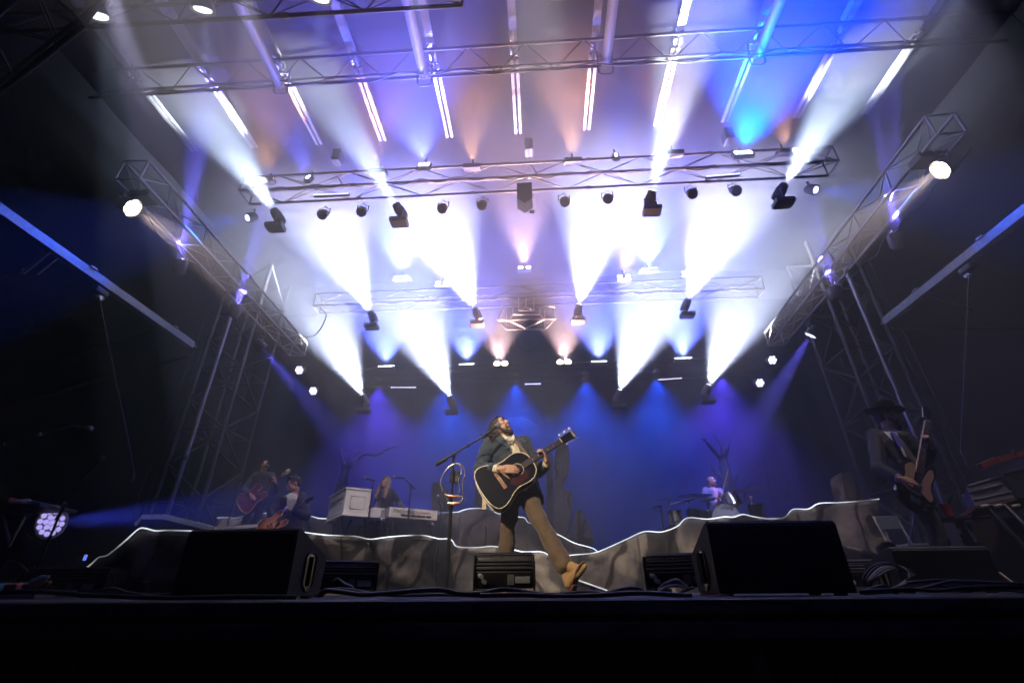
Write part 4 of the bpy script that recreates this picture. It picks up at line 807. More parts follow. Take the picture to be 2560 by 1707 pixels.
for s in (.08, .8):
    o = nc2+u2*s+v2*.5; rod('stand_leg', o, Vector((o.x+.07, o.y-.2, .62)), .016, M_stand, mel); rod('stand_leg', o+u2n*.12, Vector((o.x+.22, o.y+.15, .62)), .016, M_stand, mel); rod('stand_foot', Vector((o.x+.05, o.y-.2, .635)), Vector((o.x+.24, o.y+.15, .635)), .014, M_stand, mel)
sweep('hanging_lead', [nc2+Vector((0, -.02, H2)), nc2+Vector((-.05, -.03, H2*.6)), nc2+Vector((-.02, -.02, -.1)), nc2+Vector((.05, 0, -.3))], .006, M_cable, mel, res=4)

# ------------------------------------------------------------------ drum kit
DY = 10.9; DZ = 1.06
M_shell = mat('silver_sparkle', (.55, .56, .6), .25, .7, noise_amt=.25, noise_scale=160, coat=.6); M_head = mat('drum_head', (.8, .8, .8), .5); M_cym = mat('cymbal_bronze', (.25, .17, .07), .3, 1., noise_amt=.2, noise_scale=30); M_cream = mat('cream_shell', (.6, .5, .38), .3, noise_amt=.2, noise_scale=40)
def drum(name, c, axis, r, dp, m, label, lugs=8, front=False):
    M = aimM(c, Vector(c)+Vector(axis)); root = empty(name, c, label, 'drum', 'drums of the kit')
    lathe('shell', [(r, -dp/2), (r, dp/2)], m, root, M, 32, caps=False)
    for s in (-1, 1):
        Mh = M @ Matrix.Translation((0, 0, s*dp/2)) @ Matrix.Rotation(0 if s > 0 else math.pi, 4, 'X')
        lathe('hoop', [(r*1.0, -.018), (r*1.045, -.018), (r*1.045, .012), (r*1.0, .012), (r*1.0, -.018)], M_chrome if not front else M_shell, root, Mh, 32, caps=False); lathe('drum_head', [(r*.999, .0), (r*.99, .005), (.001, .006)], M_head, root, Mh, 32)
    for k in range(lugs):
        a = 2*math.pi*k/lugs; q = Vector((r*1.02*math.cos(a), r*1.02*math.sin(a), 0))
        rod('tension_rod', M @ (q+Vector((0, 0, -dp/2))), M @ (q+Vector((0, 0, dp/2))), .005, M_chrome, root, 6); rod('lug', M @ (q+Vector((0, 0, dp*.22))), M @ (q+Vector((0, 0, dp*.36))), .013, M_chrome, root, 8)
    return root, M
bc = PY(1812, 1316, DY-.1); bd, BM = drum('bass_drum', (bc.x, DY-.1, DZ+.25), (.06, -1, .02), .32, .4, M_shell, 'big bass drum with a white front head below the drummer', front=True)
text('Ludwig', BM @ Vector((0, .245, .212)), .11, M_ink, bd, Matrix(((1, 0, 0, 0), (0, 0, -1, 0), (0, 1, 0, 0), (0, 0, 0, 1))), shear=.15)
tc = PY(1829, 1250, DY-.05); drum('rack_tom', tc, (-.28, .30, .92), .175, .24, M_shell, 'silver rack tom tilted in front of the drummer')
for px, r, h, m, lb in (((1688, 1296), .14, .33, M_cream, 'cream floor drum at the left end of the kit'), ((1757, 1292), .15, .25, M_shell, 'silver snare half hidden left of the bass drum'), ((1736, 1286), .15, .22, mat('blue_shell', (.1, .2, .5), .3), 'bluish drum behind the left cymbal stands'), ((1891, 1278), .17, .3, mat('black_shell', (.03, .03, .035), .25), 'dark floor drum at the right end of the kit')):
    c = PY(*px, DY+.1); drum('floor_drum', c, (0, -.05, 1), r, h, m, lb, 6)[0]
def cymbal(c, r, tilt, stand, label, m=M_cym, boom=None):
    c = Vector(c); root = empty('cymbal', (c.x, c.y, DZ), label, 'cymbal', 'cymbals of the kit')
    lathe('cymbal_plate', [(.012, .035), (.03*1.2, .03), (.045, .016), (r*.6, .004), (r, -.014), (r*.98, -.019), (r*.6, -.002), (.045, .01), (.012, .03)], m, root, Matrix.Translation(c) @ Euler(tilt).to_matrix().to_4x4(), 36)
    lathe('wing_nut', [(.012, .03), (.014, .06), (.005, .075)], M_chrome, root, Matrix.Translation(c) @ Euler(tilt).to_matrix().to_4x4(), 8)
    j = c+Vector((0, 0, -.02))
    if boom: b = Vector(boom); rod('boom', j, b, .011, M_chrome, root); lathe('joint', [(.02, -.025), (.026, 0), (.02, .025)], M_chrome, root, Matrix.Translation(b), 10); j = b
    f = Vector((stand[0], stand[1], DZ)); rod('stand_upper', j, j.lerp(f, .5), .011, M_chrome, root); rod('stand_lower', j.lerp(f, .5), f+Vector((0, 0, .15)), .016, M_chrome, root); rod('collar', j.lerp(f, .48), j.lerp(f, .54), .024, M_chrome, root)
    for k in range(3): rod('leg', f+Vector((0, 0, .2)), f+Vector((.25*math.cos(2.1*k), .25*math.sin(2.1*k), 0)), .01, M_chrome, root)
c = PY(1672, 1246, DY-.1); cymbal(c, .25, (R(14), R(2), 0), (c.x+.05, c.y), 'bronze cymbal at the left end of the drum kit')
c = PY(1736, 1237, DY-.4); b = PY(1722, 1254, DY-.4); cymbal(c, .36, (R(16), R(-4), 0), (b.x, b.y), 'wide dark cymbal in front of the drummer right arm', mat('dark_cymbal', (.03, .028, .03), .35, .7), boom=b)
c = PY(1868, 1222, DY-.3); b = PY(1860, 1240, DY-.2); cymbal(c, .31, (R(17), R(-14), 0), (b.x+.03, b.y), 'wide dark cymbal right of the rack tom', MATS['dark_cymbal'], boom=b)
c = PY(1876, 1243, DY+.2); cymbal(c, .1, (R(10), R(-6), 0), (c.x, c.y), 'small gold cymbal under the right dark cymbal', mat('gold_cymbal', (.8, .5, .12), .25, 1.))
tag(rod('boom_arm', PY(1676, 1261, DY-.5), PY(1738, 1247, DY-.5), .014, M_chrome), 'straight chrome boom arm across the left of the drum kit', 'boom arm')
r_ = mic_stand((1662, 1325), (1651, 1266), (1632, 1269), (1655, 1264), DY-.5, 'chrome clamp stand at the far left of the drum kit', None, DZ); rod('chrome_sleeve', PY(1655, 1278, DY-.52), PY(1660, 1310, DY-.52), .018, M_chrome, r_)
thr = empty('drum_throne', (PY(1780, 1290, 11.6).x, 11.65, DZ), 'low black drum stool under the drummer', 'stool'); lathe('seat', [(.17, 0), (.18, .03), (.17, .09), (.02, .1)], M_rubber, thr, Matrix.Translation((PY(1780, 1290, 11.6).x, 11.65, DZ+.42)), 24); rod('post', (PY(1780, 1290, 11.6).x, 11.65, DZ), (PY(1780, 1290, 11.6).x, 11.65, DZ+.43), .03, M_chrome, thr)

# ------------------------------------------------------------------ right hand gear
GY = 4.9
mx = empty('desk_mixer', PY(2480, 1240, GY), 'slanted grey desk mixer with a row of chrome knobs at the right edge', 'mixer')
a, b, c, d = PY(2416, 1217, GY), PY(2512, 1190, GY+.05), PY(2541, 1243, GY-.1), PY(2437, 1264, GY-.15)
def slabq(q, t, m, name, parent):
    n = (q[1]-q[0]).cross(q[3]-q[0]).normalized(); vs = list(q)+[p-n*t*(1 if n.y < 0 else -1) for p in q]; return mesh_obj(name, vs, [(0, 1, 2, 3), (7, 6, 5, 4), (0, 4, 5, 1), (1, 5, 6, 2), (2, 6, 7, 3), (3, 7, 4, 0)], m, parent, smooth=False)
slabq([a, b, c, d], .14, mat('mixer_grey', (.10, .095, .11), .4, .3, noise_amt=.2, noise_scale=30), 'panel', mx)
slabq([d.lerp(a, .1), c.lerp(b, .1), c+Vector((0, 0, -.02)), d+Vector((0, 0, -.02))], .16, mat('mixer_wood', (.2, .1, .05), .4, noise_amt=.4, noise_scale=20), 'wood_edge', mx)
for (s, e, rr, m) in ((a.lerp(b, .03)+Vector((0, -.01, .005)), b+Vector((0, -.01, .005)), .012, M_alu), (d.lerp(a, .28)+Vector((0, -.012, 0)), c.lerp(b, .28)+Vector((0, -.012, 0)), .008, M_alu), (d.lerp(a, .66)+Vector((0, -.012, 0)), c.lerp(b, .66)+Vector((0, -.012, 0)), .006, M_steel)): rod('trim', s, e, rr, m, mx, 8)
for i in range(9):
    p = d.lerp(a, .68).lerp(c.lerp(b, .68), .08+.075*i)+Vector((0, -.02, 0)); lathe('knob', [(.013, 0), (.012, .022), (.003, .026)], M_chrome, mx, Matrix.Translation(p) @ Matrix.Rotation(R(95), 4, 'X'), 10)
for k, (p, q) in enumerate((((2470, 1270), (2575, 1380)), ((2510, 1262), (2590, 1340)))): rod('stand_leg', PY(*p, GY-.1), PY(*q, GY-.3), .022, M_stand, mx, 8)
for i, xx in enumerate((2452, 2485, 2530)): p = PY(xx, 1266, GY-.15); rod('jack', p, p+Vector((.07, 0, .012)), .014, mat('jack_tan', (.55, .48, .36), .4), mx, 8)
bk = empty('black_case', PY(2545, 1215, GY+.1), 'black boxy case at the right edge above the mixer', 'case'); slabq([PY(2511, 1184, GY-.05), PY(2600, 1165, GY-.05), PY(2620, 1240, GY-.1), PY(2542, 1243, GY-.12)], .25, M_wedge, 'shell', bk); rod('edge_trim', PY(2511, 1184, GY-.06), PY(2600, 1165, GY-.06), .008, M_black, bk)
ch = empty('bar_chimes', PY(2500, 1160, GY), 'bar chimes with a red wooden bar and rows of silver rods', 'chimes')
ca, cb2 = PY(2450, 1166, GY), PY(2600, 1122, GY+.05)
strip('bar', [ca, PY(2490, 1150, GY), PY(2520, 1143, GY+.02), cb2], .055, mat('red_wood', (.22, .055, .04), .35, noise_amt=.4, noise_scale=25), ch, .05)
for i in range(34):
    t = i/33; p = PY(2459, 1168, GY).lerp(PY(2600, 1128, GY), t)+Vector((0, -.0, -.02)); ln = .12+.07*t; rod('chime_rod', p, p+Vector((.02, 0, -ln)), .0052, M_chrome, ch, 6)
for px in ((2500, 1143), (2536, 1131)): lathe('knob', [(.02, 0), (.022, .02), (.005, .03)], M_chrome, ch, Matrix.Translation(PY(*px, GY)), 10)
rcs = empty('road_case', PY(2480, 1330, 5.2), 'large dark road case with a chrome edge at the far right', 'case')
q0, q1, q2, q3 = PY(2384, 1300, 5.3), PY(2600, 1290, 5.1), PY(2620, 1475, 5.1), PY(2430, 1475, 5.3)
slabq([q0, q1, Vector((q1.x, q1.y, 0)), Vector((q0.x, q0.y, 0))], .6, mat('case_panel', (.05, .042, .034), .35, noise_amt=.35, noise_scale=8), 'case_body', rcs)
rod('edge_strip', PY(2418, 1308, 5.15), PY(2444, 1356, 5.1), .02, M_chrome, rcs); lathe('corner', [(.02, 0), (.04, .02), (.03, .05), (.005, .06)], M_chrome, rcs, Matrix.Translation(PY(2424, 1304, 5.12)), 10)
for i in range(3): rod('latch', PY(2390+6*i, 1345, 5.12), PY(2393+6*i, 1356, 5.12), .007, M_alu, rcs, 6)
rod('latch', PY(2396, 1321, 5.12), PY(2403, 1334, 5.12), .012, M_alu, rcs, 6)
q = PY(2505, 1289, 5.0); boxat('sticker', q, (.09, .004, .035), mat('sticker', (.6, .55, .42), .6), rcs)
boxat('top_tray', PY(2400, 1297, 5.15), (.35, .3, .03), M_steel, rcs, bev=.004)
q = PY(2374, 1291, 5.05); tag(lathe('plastic_cup', [(.03, 0), (.034, .02), (.046, .11), (.049, .115), (.044, .112), (.032, .02)], mat('red_plastic', (.75, .03, .03), .3), None, Matrix.Translation(q), 24), 'red plastic cup on the case behind the bass player', 'cup')
q = PY(2440, 1287, 5.0); bk2 = tag(boxat('paper_block', q, (.2, .14, .035), mat('paper', (.75, .68, .5), .8), bev=.003), 'cream block of paper on the right road case', 'paper')
for i in range(5):
    q = PY(2426+7.4*i, 1279, 4.97); tag(lathe('white_ball', [(.002, 0), (.013, .004), (.017, .015), (.013, .027), (.002, .031)], mat('ball_white', (.85, .82, .75), .4), None, Matrix.Translation(q), 12), 'small white ball in the row on the paper block, %s' % ('leftmost', 'second from left', 'middle one', 'second from right', 'rightmost')[i], 'ball', 'white balls on the paper block')
q = PY(2428, 1281, 5.12); wb = empty('water_bottle', q, 'clear plastic water bottle standing behind the white balls', 'bottle'); lathe('bottle_body', [(.03, 0), (.034, .01), (.034, .05), (.031, .06), (.034, .07), (.033, .1), (.014, .135), (.014, .15)], mat('clear_plastic', (.9, .93, 1), .08, trans=.9, spec=.6), wb, Matrix.Translation(q), 18); lathe('cap', [(.016, .15), (.016, .168), (.01, .17)], mat('cap_white', (.7, .7, .75), .4), wb, Matrix.Translation(q), 12)
ch2 = empty('folding_chair', PY(2260, 1345, 6.2), 'blue lit folding chair behind the bass player legs', 'chair'); M_chb = mat('chair_grey', (.25, .3, .35), .4, .4)
for s in (0, 1):
    x = PY(2230+60*s, 1345, 6.4).x; rod('leg', (x, 6.2, 0), (x, 6.5, .48), .014, M_chb, ch2); rod('leg', (x, 6.55, 0), (x, 6.2, .48), .014, M_chb, ch2); rod('back_post', (x, 6.5, .48), (x, 6.6, .85), .014, M_chb, ch2)
xa, xb = PY(2230, 1345, 6.4).x, PY(2290, 1345, 6.4).x
boxat('seat', ((xa+xb)/2, 6.35, .48), (xb-xa, .38, .03), M_chb, ch2, bev=.008); boxat('backrest', ((xa+xb)/2, 6.58, .77), (xb-xa, .025, .16), M_chb, ch2, bev=.008)
tag(sweep('cable', [PY(2285, 1268, 5.1), PY(2282, 1310, 5.1), PY(2272, 1360, 5.1), PY(2268, 1400, 5.0)], .006, M_cablew, res=5), 'thin pale cable hanging from the bass player guitar', 'cable')
tag(rod('music_stick', PY(2500, 1431, 4.4), PY(2535, 1458, 4.3), .008, mat('stick_wood', (.5, .4, .25), .5)), 'pale stick leaning on the floor right of the small wedge', 'stick')
# ================================================================== people
def prim_capsule(p0, p1, r0, r1, n=14, rings=5):
    p0, p1 = Vector(p0), Vector(p1); d = p1-p0; L = d.length; F = frame(d if L > 1e-6 else (0, 0, 1)); vs, fs = [], []
    prof = [(r0*math.sin(math.pi/2*i/rings), -r0*math.cos(math.pi/2*i/rings)) for i in range(1, rings+1)]+[(r1*math.cos(math.pi/2*i/rings), L+r1*math.sin(math.pi/2*i/rings)) for i in range(0, rings)]
    for r, h in prof:
        for k in range(n): a = 2*math.pi*k/n; vs.append(p0+F @ Vector((r*math.cos(a), r*math.sin(a), h)))
    for i in range(len(prof)-1):
        for k in range(n): fs.append((i*n+k, i*n+(k+1) % n, (i+1)*n+(k+1) % n, (i+1)*n+k))
    vs += [p0+F @ Vector((0, 0, -r0)), p0+F @ Vector((0, 0, L+r1))]; N = len(vs); e = (len(prof)-1)*n
    for k in range(n): fs += [(N-2, (k+1) % n, k), (N-1, e+k, e+(k+1) % n)]
    return vs, fs
def prim_ell(c, rad, F=None, n=16, m=10):
    F = F or Matrix.Identity(3); vs, fs = [], []
    for i in range(1, m):
        t = math.pi*i/m
        for k in range(n): a = 2*math.pi*k/n; vs.append(Vector(c)+F @ Vector((rad[0]*math.sin(t)*math.cos(a), rad[1]*math.sin(t)*math.sin(a), rad[2]*math.cos(t))))
    for i in range(m-2):
        for k in range(n): fs.append((i*n+k, (i+1)*n+k, (i+1)*n+(k+1) % n, i*n+(k+1) % n))
    vs += [Vector(c)+F @ Vector((0, 0, rad[2])), Vector(c)-F @ Vector((0, 0, rad[2]))]; N = len(vs); e = (m-2)*n
    for k in range(n): fs += [(N-2, k, (k+1) % n), (N-1, e+(k+1) % n, e+k)]
    return vs, fs
def prim_loft(secs, n=20):
    """secs: (centre, half vector a, half vector b)"""
    vs, fs = [], []
    for c, a, b in secs:
        for k in range(n): t = 2*math.pi*k/n; ct, st_ = math.cos(t), math.sin(t); q = 1/((abs(ct)**2.5+abs(st_)**2.5)**(1/2.5)); vs.append(Vector(c)+Vector(a)*ct*q+Vector(b)*st_*q)
    for i in range(len(secs)-1):
        for k in range(n): fs.append((i*n+k, i*n+(k+1) % n, (i+1)*n+(k+1) % n, (i+1)*n+k))
    fs += [tuple(range(n))[::-1], tuple((len(secs)-1)*n+k for k in range(n))]
    return vs, fs
def blob(name, prims, voxel, it, m, parent, wr=0., wscale=9., cut=None, solid=0., fac=.5):
    V, Fc = [], []
    for vs, fs in prims:
        o = len(V); V += vs; Fc += [tuple(i+o for i in f) for f in fs]
    me = bpy.data.meshes.new('tmp'); me.from_pydata([tuple(v) for v in V], [], Fc); me.update()
    bm = bmesh.new(); bm.from_mesh(me); bmesh.ops.recalc_face_normals(bm, faces=bm.faces[:]); bm.to_mesh(me); bm.free()
    ob = bpy.data.objects.new('tmp', me); COL.objects.link(ob)
    md = ob.modifiers.new('r', 'REMESH'); md.mode = 'VOXEL'; md.voxel_size = voxel; md.adaptivity = 0
    if it: ms = ob.modifiers.new('s', 'SMOOTH'); ms.factor = fac; ms.iterations = it
    dg = bpy.context.evaluated_depsgraph_get(); nm = bpy.data.meshes.new_from_object(ob.evaluated_get(dg)); bpy.data.objects.remove(ob); bpy.data.meshes.remove(me)
    if wr:
        co = np.zeros(len(nm.vertices)*3); nm.vertices.foreach_get('co', co); co = co.reshape(-1, 3); no = np.zeros(len(nm.vertices)*3); nm.vertices.foreach_get('normal', no); no = no.reshape(-1, 3)
        for i in range(len(co)):
            q = Vector(co[i])*wscale; h = mnoise.noise(Vector((q.x*.7+q.z*.5, q.y*.7, q.z*1.3-q.x*.4)))+.5*mnoise.noise(q*2.3+Vector((5, 3, 1))); co[i] += no[i]*h*wr
        nm.vertices.foreach_set('co', co.ravel())
    if cut:
        bm = bmesh.new(); bm.from_mesh(nm); bmesh.ops.delete(bm, geom=[f for f in bm.faces if cut(f.calc_center_median(), f.normal)], context='FACES')
        for _ in range(3): bmesh.ops.smooth_vert(bm, verts=[v for v in bm.verts if v.is_boundary], factor=.5, use_axis_x=True, use_axis_y=True, use_axis_z=True)
        if solid: bmesh.ops.solidify(bm, geom=bm.faces[:], thickness=-solid)
        bm.to_mesh(nm); bm.free()
    nm.materials.clear(); nm.materials.append(m); nm.name = name; nm.polygons.foreach_set('use_smooth', [True]*len(nm.polygons)); nm.update()
    return reg(bpy.data.objects.new(name, nm), Matrix(), parent)
def inpoly(p, poly):
    x, y = p; c = False; j = len(poly)-1
    for i in range(len(poly)):
        xi, yi = poly[i]; xj, yj = poly[j]
        if (yi > y) != (yj > y) and x < (xj-xi)*(y-yi)/(yj-yi)+xi: c = not c
        j = i
    return c
def ortho(f, u):
    f = Vector(f).normalized(); u = Vector(u); u = (u-f*u.dot(f)).normalized(); r = f.cross(u).normalized(); return r, f, u
def hand(wrist, d, n, thumb, curl=(.3, .5, .4), s=1., spread=.25, per=None, tdir=None):
    """prims of a hand: d finger direction, n the way the palm faces, thumb = +1/-1 side (s = d x n)"""
    d = Vector(d).normalized(); n = Vector(n); n = (n-d*n.dot(d)).normalized(); sd = d.cross(n).normalized()*thumb; w = Vector(wrist); P = []
    P.append(prim_capsule(w-d*.01*s, w+d*.04*s, .025*s, .024*s)); lens = (.042, .047, .043, .034); off = (.031, .0105, -.010, -.030)
    for k in range(4):
        kn = w+d*(.088-.006*abs(k-1.2))*s+sd*off[k]*s; P.append(prim_capsule(w+d*.015*s+sd*off[k]*.55*s, kn, .0145*s, .0115*s)); a = 0; p = kn; fd = (d+sd*off[k]*spread*8*.12).normalized(); cc = per[k] if per else curl
        for j, (l, c) in enumerate(zip((lens[k], lens[k]*.68, lens[k]*.55), cc)):
            a += c; q = p+(fd*math.cos(a)+n*math.sin(a))*l*s; P.append(prim_capsule(p, q, (.0102-.001*j)*s, (.0095-.0012*j)*s)); p = q
    t0 = w+d*.022*s+sd*.026*s+n*.006*s; td = Vector(tdir).normalized() if tdir else (d*.62+sd*.62+n*.35).normalized(); t1 = t0+td*.042*s; td2 = (td+d*.35+n*.25).normalized(); t2 = t1+td2*.030*s; t3 = t2+td2*.022*s
    P += [prim_capsule(w+d*.01*s, t0, .018*s, .016*s), prim_capsule(t0, t1, .0145*s, .0115*s), prim_capsule(t1, t2, .0112*s, .0105*s), prim_capsule(t2, t3, .0105*s, .008*s)]
    return P
def head_prims(c, f, u, s=1., jaw=0.):
    r, f, u = ortho(f, u); c = Vector(c); F = Matrix((r, f, u)).transposed(); Q = lambda x, y, z: c+F @ (Vector((x, y, z))*s); S = lambda *a: tuple(v*s for v in a)
    P = [prim_ell(Q(0, -.012, .03), S(.074, .094, .086), F), prim_ell(Q(0, .028, -.03), S(.060, .066, .078), F), prim_ell(Q(0, .045, -.078-jaw), S(.044, .04, .036), F), prim_capsule(Q(0, .09, .016), Q(0, .108, -.02), .008*s, .0125*s), prim_ell(Q(.011, .1, -.022), S(.009, .01, .007), F), prim_ell(Q(-.011, .1, -.022), S(.009, .01, .007), F), prim_capsule(Q(-.037, .077, .033), Q(.037, .077, .033), .012*s, .012*s), prim_capsule(Q(-.018, .088, -.052), Q(.018, .088, -.052), .0075*s, .0075*s), prim_capsule(Q(-.015, .085, -.066-jaw), Q(.015, .085, -.066-jaw), .0075*s, .0075*s)]
    for k in (-1, 1): P += [prim_ell(Q(k*.036, .062, -.012), S(.027, .027, .026), F), prim_ell(Q(k*.076, -.006, .002), S(.009, .02, .031), F), prim_ell(Q(k*.045, .01, -.06), S(.022, .04, .03), F)]
    return P, Q, F
M_brow = mat('dark_hair', (.035, .02, .013), .55, noise_amt=.5, noise_scale=60, bump=.5, bump_scale=90)
M_mouth = mat('mouth_inside', (.12, .012, .012), .5); M_teeth = mat('teeth', (.8, .76, .68), .35); M_eyew = mat('eye_white', (.75, .72, .7), .25); M_iris = mat('iris', (.03, .015, .01), .2)
def face(body, Q, F, s, closed=False, mouth=0., brow=M_brow):
    for k in (-1, 1):
        if closed: sweep('eyelid', [Q(k*.016, .0835, .012), Q(k*.03, .085, .008), Q(k*.046, .074, .012)], .0035*s, mat('lid_crease', (.16, .07, .045), .6), body, n=5, res=2)
        else:
            e = lathe('eye', [(.001, -.011*s), (.008*s, -.008*s), (.0115*s, 0), (.008*s, .008*s), (.001, .0115*s)], M_eyew, body, Matrix.Translation(Q(k*.031, .0765, .011)) @ (F @ Matrix.Rotation(R(-90), 3, 'X')).to_4x4(), 12)
            lathe('iris', [(.006*s, 0), (.0055*s, .0015*s), (.001, .002*s)], M_iris, e, Matrix.Translation(Q(k*.031, .0875, .011)) @ (F @ Matrix.Rotation(R(-90), 3, 'X')).to_4x4(), 10)
        sweep('eyebrow', [Q(k*.014, .0925, .034), Q(k*.032, .0925, .042 if not closed else .036), Q(k*.05, .078, .036)], [.005*s, .0055*s, .003*s], brow, body, n=6, res=2)
    if mouth:
        mo = blob('mouth', [prim_ell(Q(0, .084, -.060-mouth*.35), (.019*s, .012*s, mouth*.62*s), F)], .003*s, 1, M_mouth, body)
        blob('teeth', [prim_capsule(Q(-.013, .0915, -.060+mouth*.12), Q(.013, .0915, -.060+mouth*.12), .0045*s, .0045*s)], .002*s, 0, M_teeth, mo)
    else: sweep('lips', [Q(-.02, .088, -.058), Q(0, .0975, -.0585), Q(.02, .088, -.058)], [.002, .006*s, .002], mat('lip_skin', (.36, .14, .1), .45), body, n=6, res=3)
def torso_secs(J, k=1., d=0., low=True):
    """loft sections from the shoulders to the hips; d = inflation"""
    nk, pv = J['neck'], J['pelvis']; ax = (J['shL']-J['shR']); ax = ax.normalized(); up = (nk-pv).normalized(); fr = up.cross(ax).normalized()
    L = (nk-pv).length; hx = (J['hipL']-J['hipR']).normalized(); S_ = []
    for t, w_, dp, sh in ((1.0, .075, .07, 0), (.93, .16, .085, 0), (.86, .20, .105, 0), (.72, .195, .125, .012), (.52, .175, .118, .01), (.3, .165, .112, 0), (.1, .175, .122, 0), (-.06, .178, .128, 0)):
        if not low and t < .05: continue
        a = ax.lerp(hx, 1-max(0, t)).normalized(); S_.append((pv+up*L*t-fr*sh*0+fr*sh, a*(w_*k+d), fr*(dp*k+d)))
    return S_, up, ax, fr
def person(label, J, st):
    s = st.get('s', 1.); vox = st.get('vox', .008); k = s
    root = empty('person', (J['pelvis'].x, J['pelvis'].y, st.get('floor', 0)), label, 'person', st.get('group'))
    HP, Q, F = head_prims(J['head'], J['f'], J['u'], s, st.get('jaw', 0)); secs, up, ax, fr = torso_secs(J, k)
    B = HP+[prim_capsule(Q(0, -.025, -.06), J['neck']-up*.03, .054*s, .06*s), prim_loft(secs)]
    for q in 'RL':
        B += [prim_capsule(J['sh'+q], J['el'+q], .052*k, .042*k), prim_capsule(J['el'+q], J['wr'+q], .042*k, .027*k)]
        B += [prim_capsule(J['hip'+q], J['kn'+q], .085*k, .058*k), prim_capsule(J['kn'+q], J['an'+q], .056*k, .04*k)]
        h = st['hand'+q]; B += hand(J['wr'+q], h['d'], h['n'], h['t'], h.get('curl', (.3, .5, .4)), s*h.get('s', 1.), per=h.get('per'), tdir=h.get('tdir'))
    body = blob('body', B, vox, 2, st['skin'], root); face(body, Q, F, s, st.get('closed', False), st.get('mouth', 0), st.get('brow', M_brow))
    # shirt under the jacket, jacket, trousers
    if 'shirt' in st:
        s2 = torso_secs(J, k, .006*s)[0]; blob('shirt', [prim_loft(s2), prim_capsule(J['neck']-up*.02, J['neck']+(Q(0, -.02, -.1)-J['neck'])*.1, .066*s, .062*s)], vox*1.2, 3, st['shirt'], root, .002)
    s3 = torso_secs(J, k, .022*s, low=st.get('longjacket', True))[0]; JP = [prim_loft(s3[1:] if st.get('vneck') else s3)]
    for q in 'RL':
        JP += [prim_ell(J['sh'+q], (.075*k, .072*k, .07*k)), prim_capsule(J['sh'+q], J['el'+q], .073*k, .060*k), prim_capsule(J['el'+q], J['el'+q].lerp(J['wr'+q], st.get('sleeve', .84)), .061*k, .047*k)]
    JP += st.get('jacket_extra', [])
    cut = None
    if st.get('vneck'): poly = st['vneck']; cy_ = J['neck'].y; cut = lambda c, n, poly=poly: inpoly(PROJ(c), poly) and n.y < .2 and abs(c.x-J['neck'].x) < .24
    blob('jacket', JP, vox*1.25, 4, st['jacket'], root, .009*s, 10, cut, .008)
    TP = []; pv = J['pelvis']; hx = (J['hipL']-J['hipR']).normalized()
    TP.append(prim_loft([(pv+up*.10*k, hx*.165*k, fr*.118*k), (pv+up*.02*k, hx*.185*k, fr*.132*k), (pv-up*.07*k, hx*.185*k, fr*.128*k), (pv-up*.13*k, hx*.14*k, fr*.1*k)]))
    for q in 'RL':
        fl = st.get('flare', .075); TP += [prim_capsule(J['hip'+q], J['kn'+q], .104*k, .076*k), prim_capsule(J['kn'+q], J['an'+q].lerp(J['kn'+q], .06), .074*k, fl*k)]
    blob('trousers', TP, vox*1.3, 4, st['trousers'], root, .011*s, 9)
    for q in 'RL':
        if st.get('cuffs'):
            a = J['el'+q].lerp(J['wr'+q], st.get('sleeve', .84)-.04); b = J['el'+q].lerp(J['wr'+q], .985); blob('cuff', [prim_loft([(a, frame(b-a).col[0]*.040*s, frame(b-a).col[1]*.040*s), (b, frame(b-a).col[0]*.041*s, frame(b-a).col[1]*.041*s)])], vox*.8, 1, st['cuffs'], root)
        if 'foot'+q in st:
            an = J['an'+q]; hl, to = st['foot'+q]; sole = (an-(Vector(hl)+Vector(to))/2).normalized()*-1
            blob('shoe', [prim_capsule(an+(an-Vector(hl)).normalized()*.06, Vector(hl)-sole*.025, .05*s, .042*s), prim_capsule(Vector(hl)-sole*.028, Vector(hl).lerp(Vector(to), .6)-sole*.02, .038*s, .042*s), prim_capsule(an.lerp(Vector(to), .25), Vector(hl).lerp(Vector(to), .8)-sole*.015, .046*s, .03*s), prim_capsule(Vector(hl).lerp(Vector(to), .6)-sole*.015, to, .042*s, .024*s)], .007, 3, st['shoe'], root)
            mid = Vector(hl).lerp(Vector(to), .5); fd = (Vector(to)-Vector(hl)).normalized(); sd = fd.cross(sole).normalized(); L = (Vector(to)-Vector(hl)).length
            out = smooth_outline([(-L/2-.035, 0), (-L/2-.02, .03), (-.02, .033), (L*.28, .043), (L/2+.015, .026), (L/2+.03, 0), (L/2+.015, -.03), (L*.28, -.043), (-.02, -.033), (-L/2-.02, -.03)], 4)
            Ms = Matrix((fd, sd, sole)).transposed().to_4x4(); Ms.translation = mid-sole*.012; so = prism('sole', out, .004, .018, st.get('sole', M_rubber), root, Ms); box('heel', (.06, .058, .022), st.get('sole', M_rubber), so, Ms @ Matrix.Translation((-L/2+.005, 0, .03)), bev=.004)
    return root, body, Q, F
M_skin = mat('skin_light', (.58, .33, .22), .48, noise_amt=.10, noise_scale=40, bump=.06)
M_skin2 = mat('skin_tan', (.5, .27, .18), .5, noise_amt=.10, noise_scale=40)
def hair_strands(name, Q, F, s, cap, strands, m, parent, vox=.005, r=.013):
    P = cap
    for pts in strands:
        for a, b in zip(pts[:-1], pts[1:]): P.append(prim_capsule(a, b, r*s, r*s*.92, 8, 3))
    return blob(name, P, vox, 1, m, parent, .004, 30)
def curve_pts(a, b, c, n=5):
    return [a*(1-t)**2+b*2*t*(1-t)+c*t*t for t in [i/n for i in range(n+1)]]
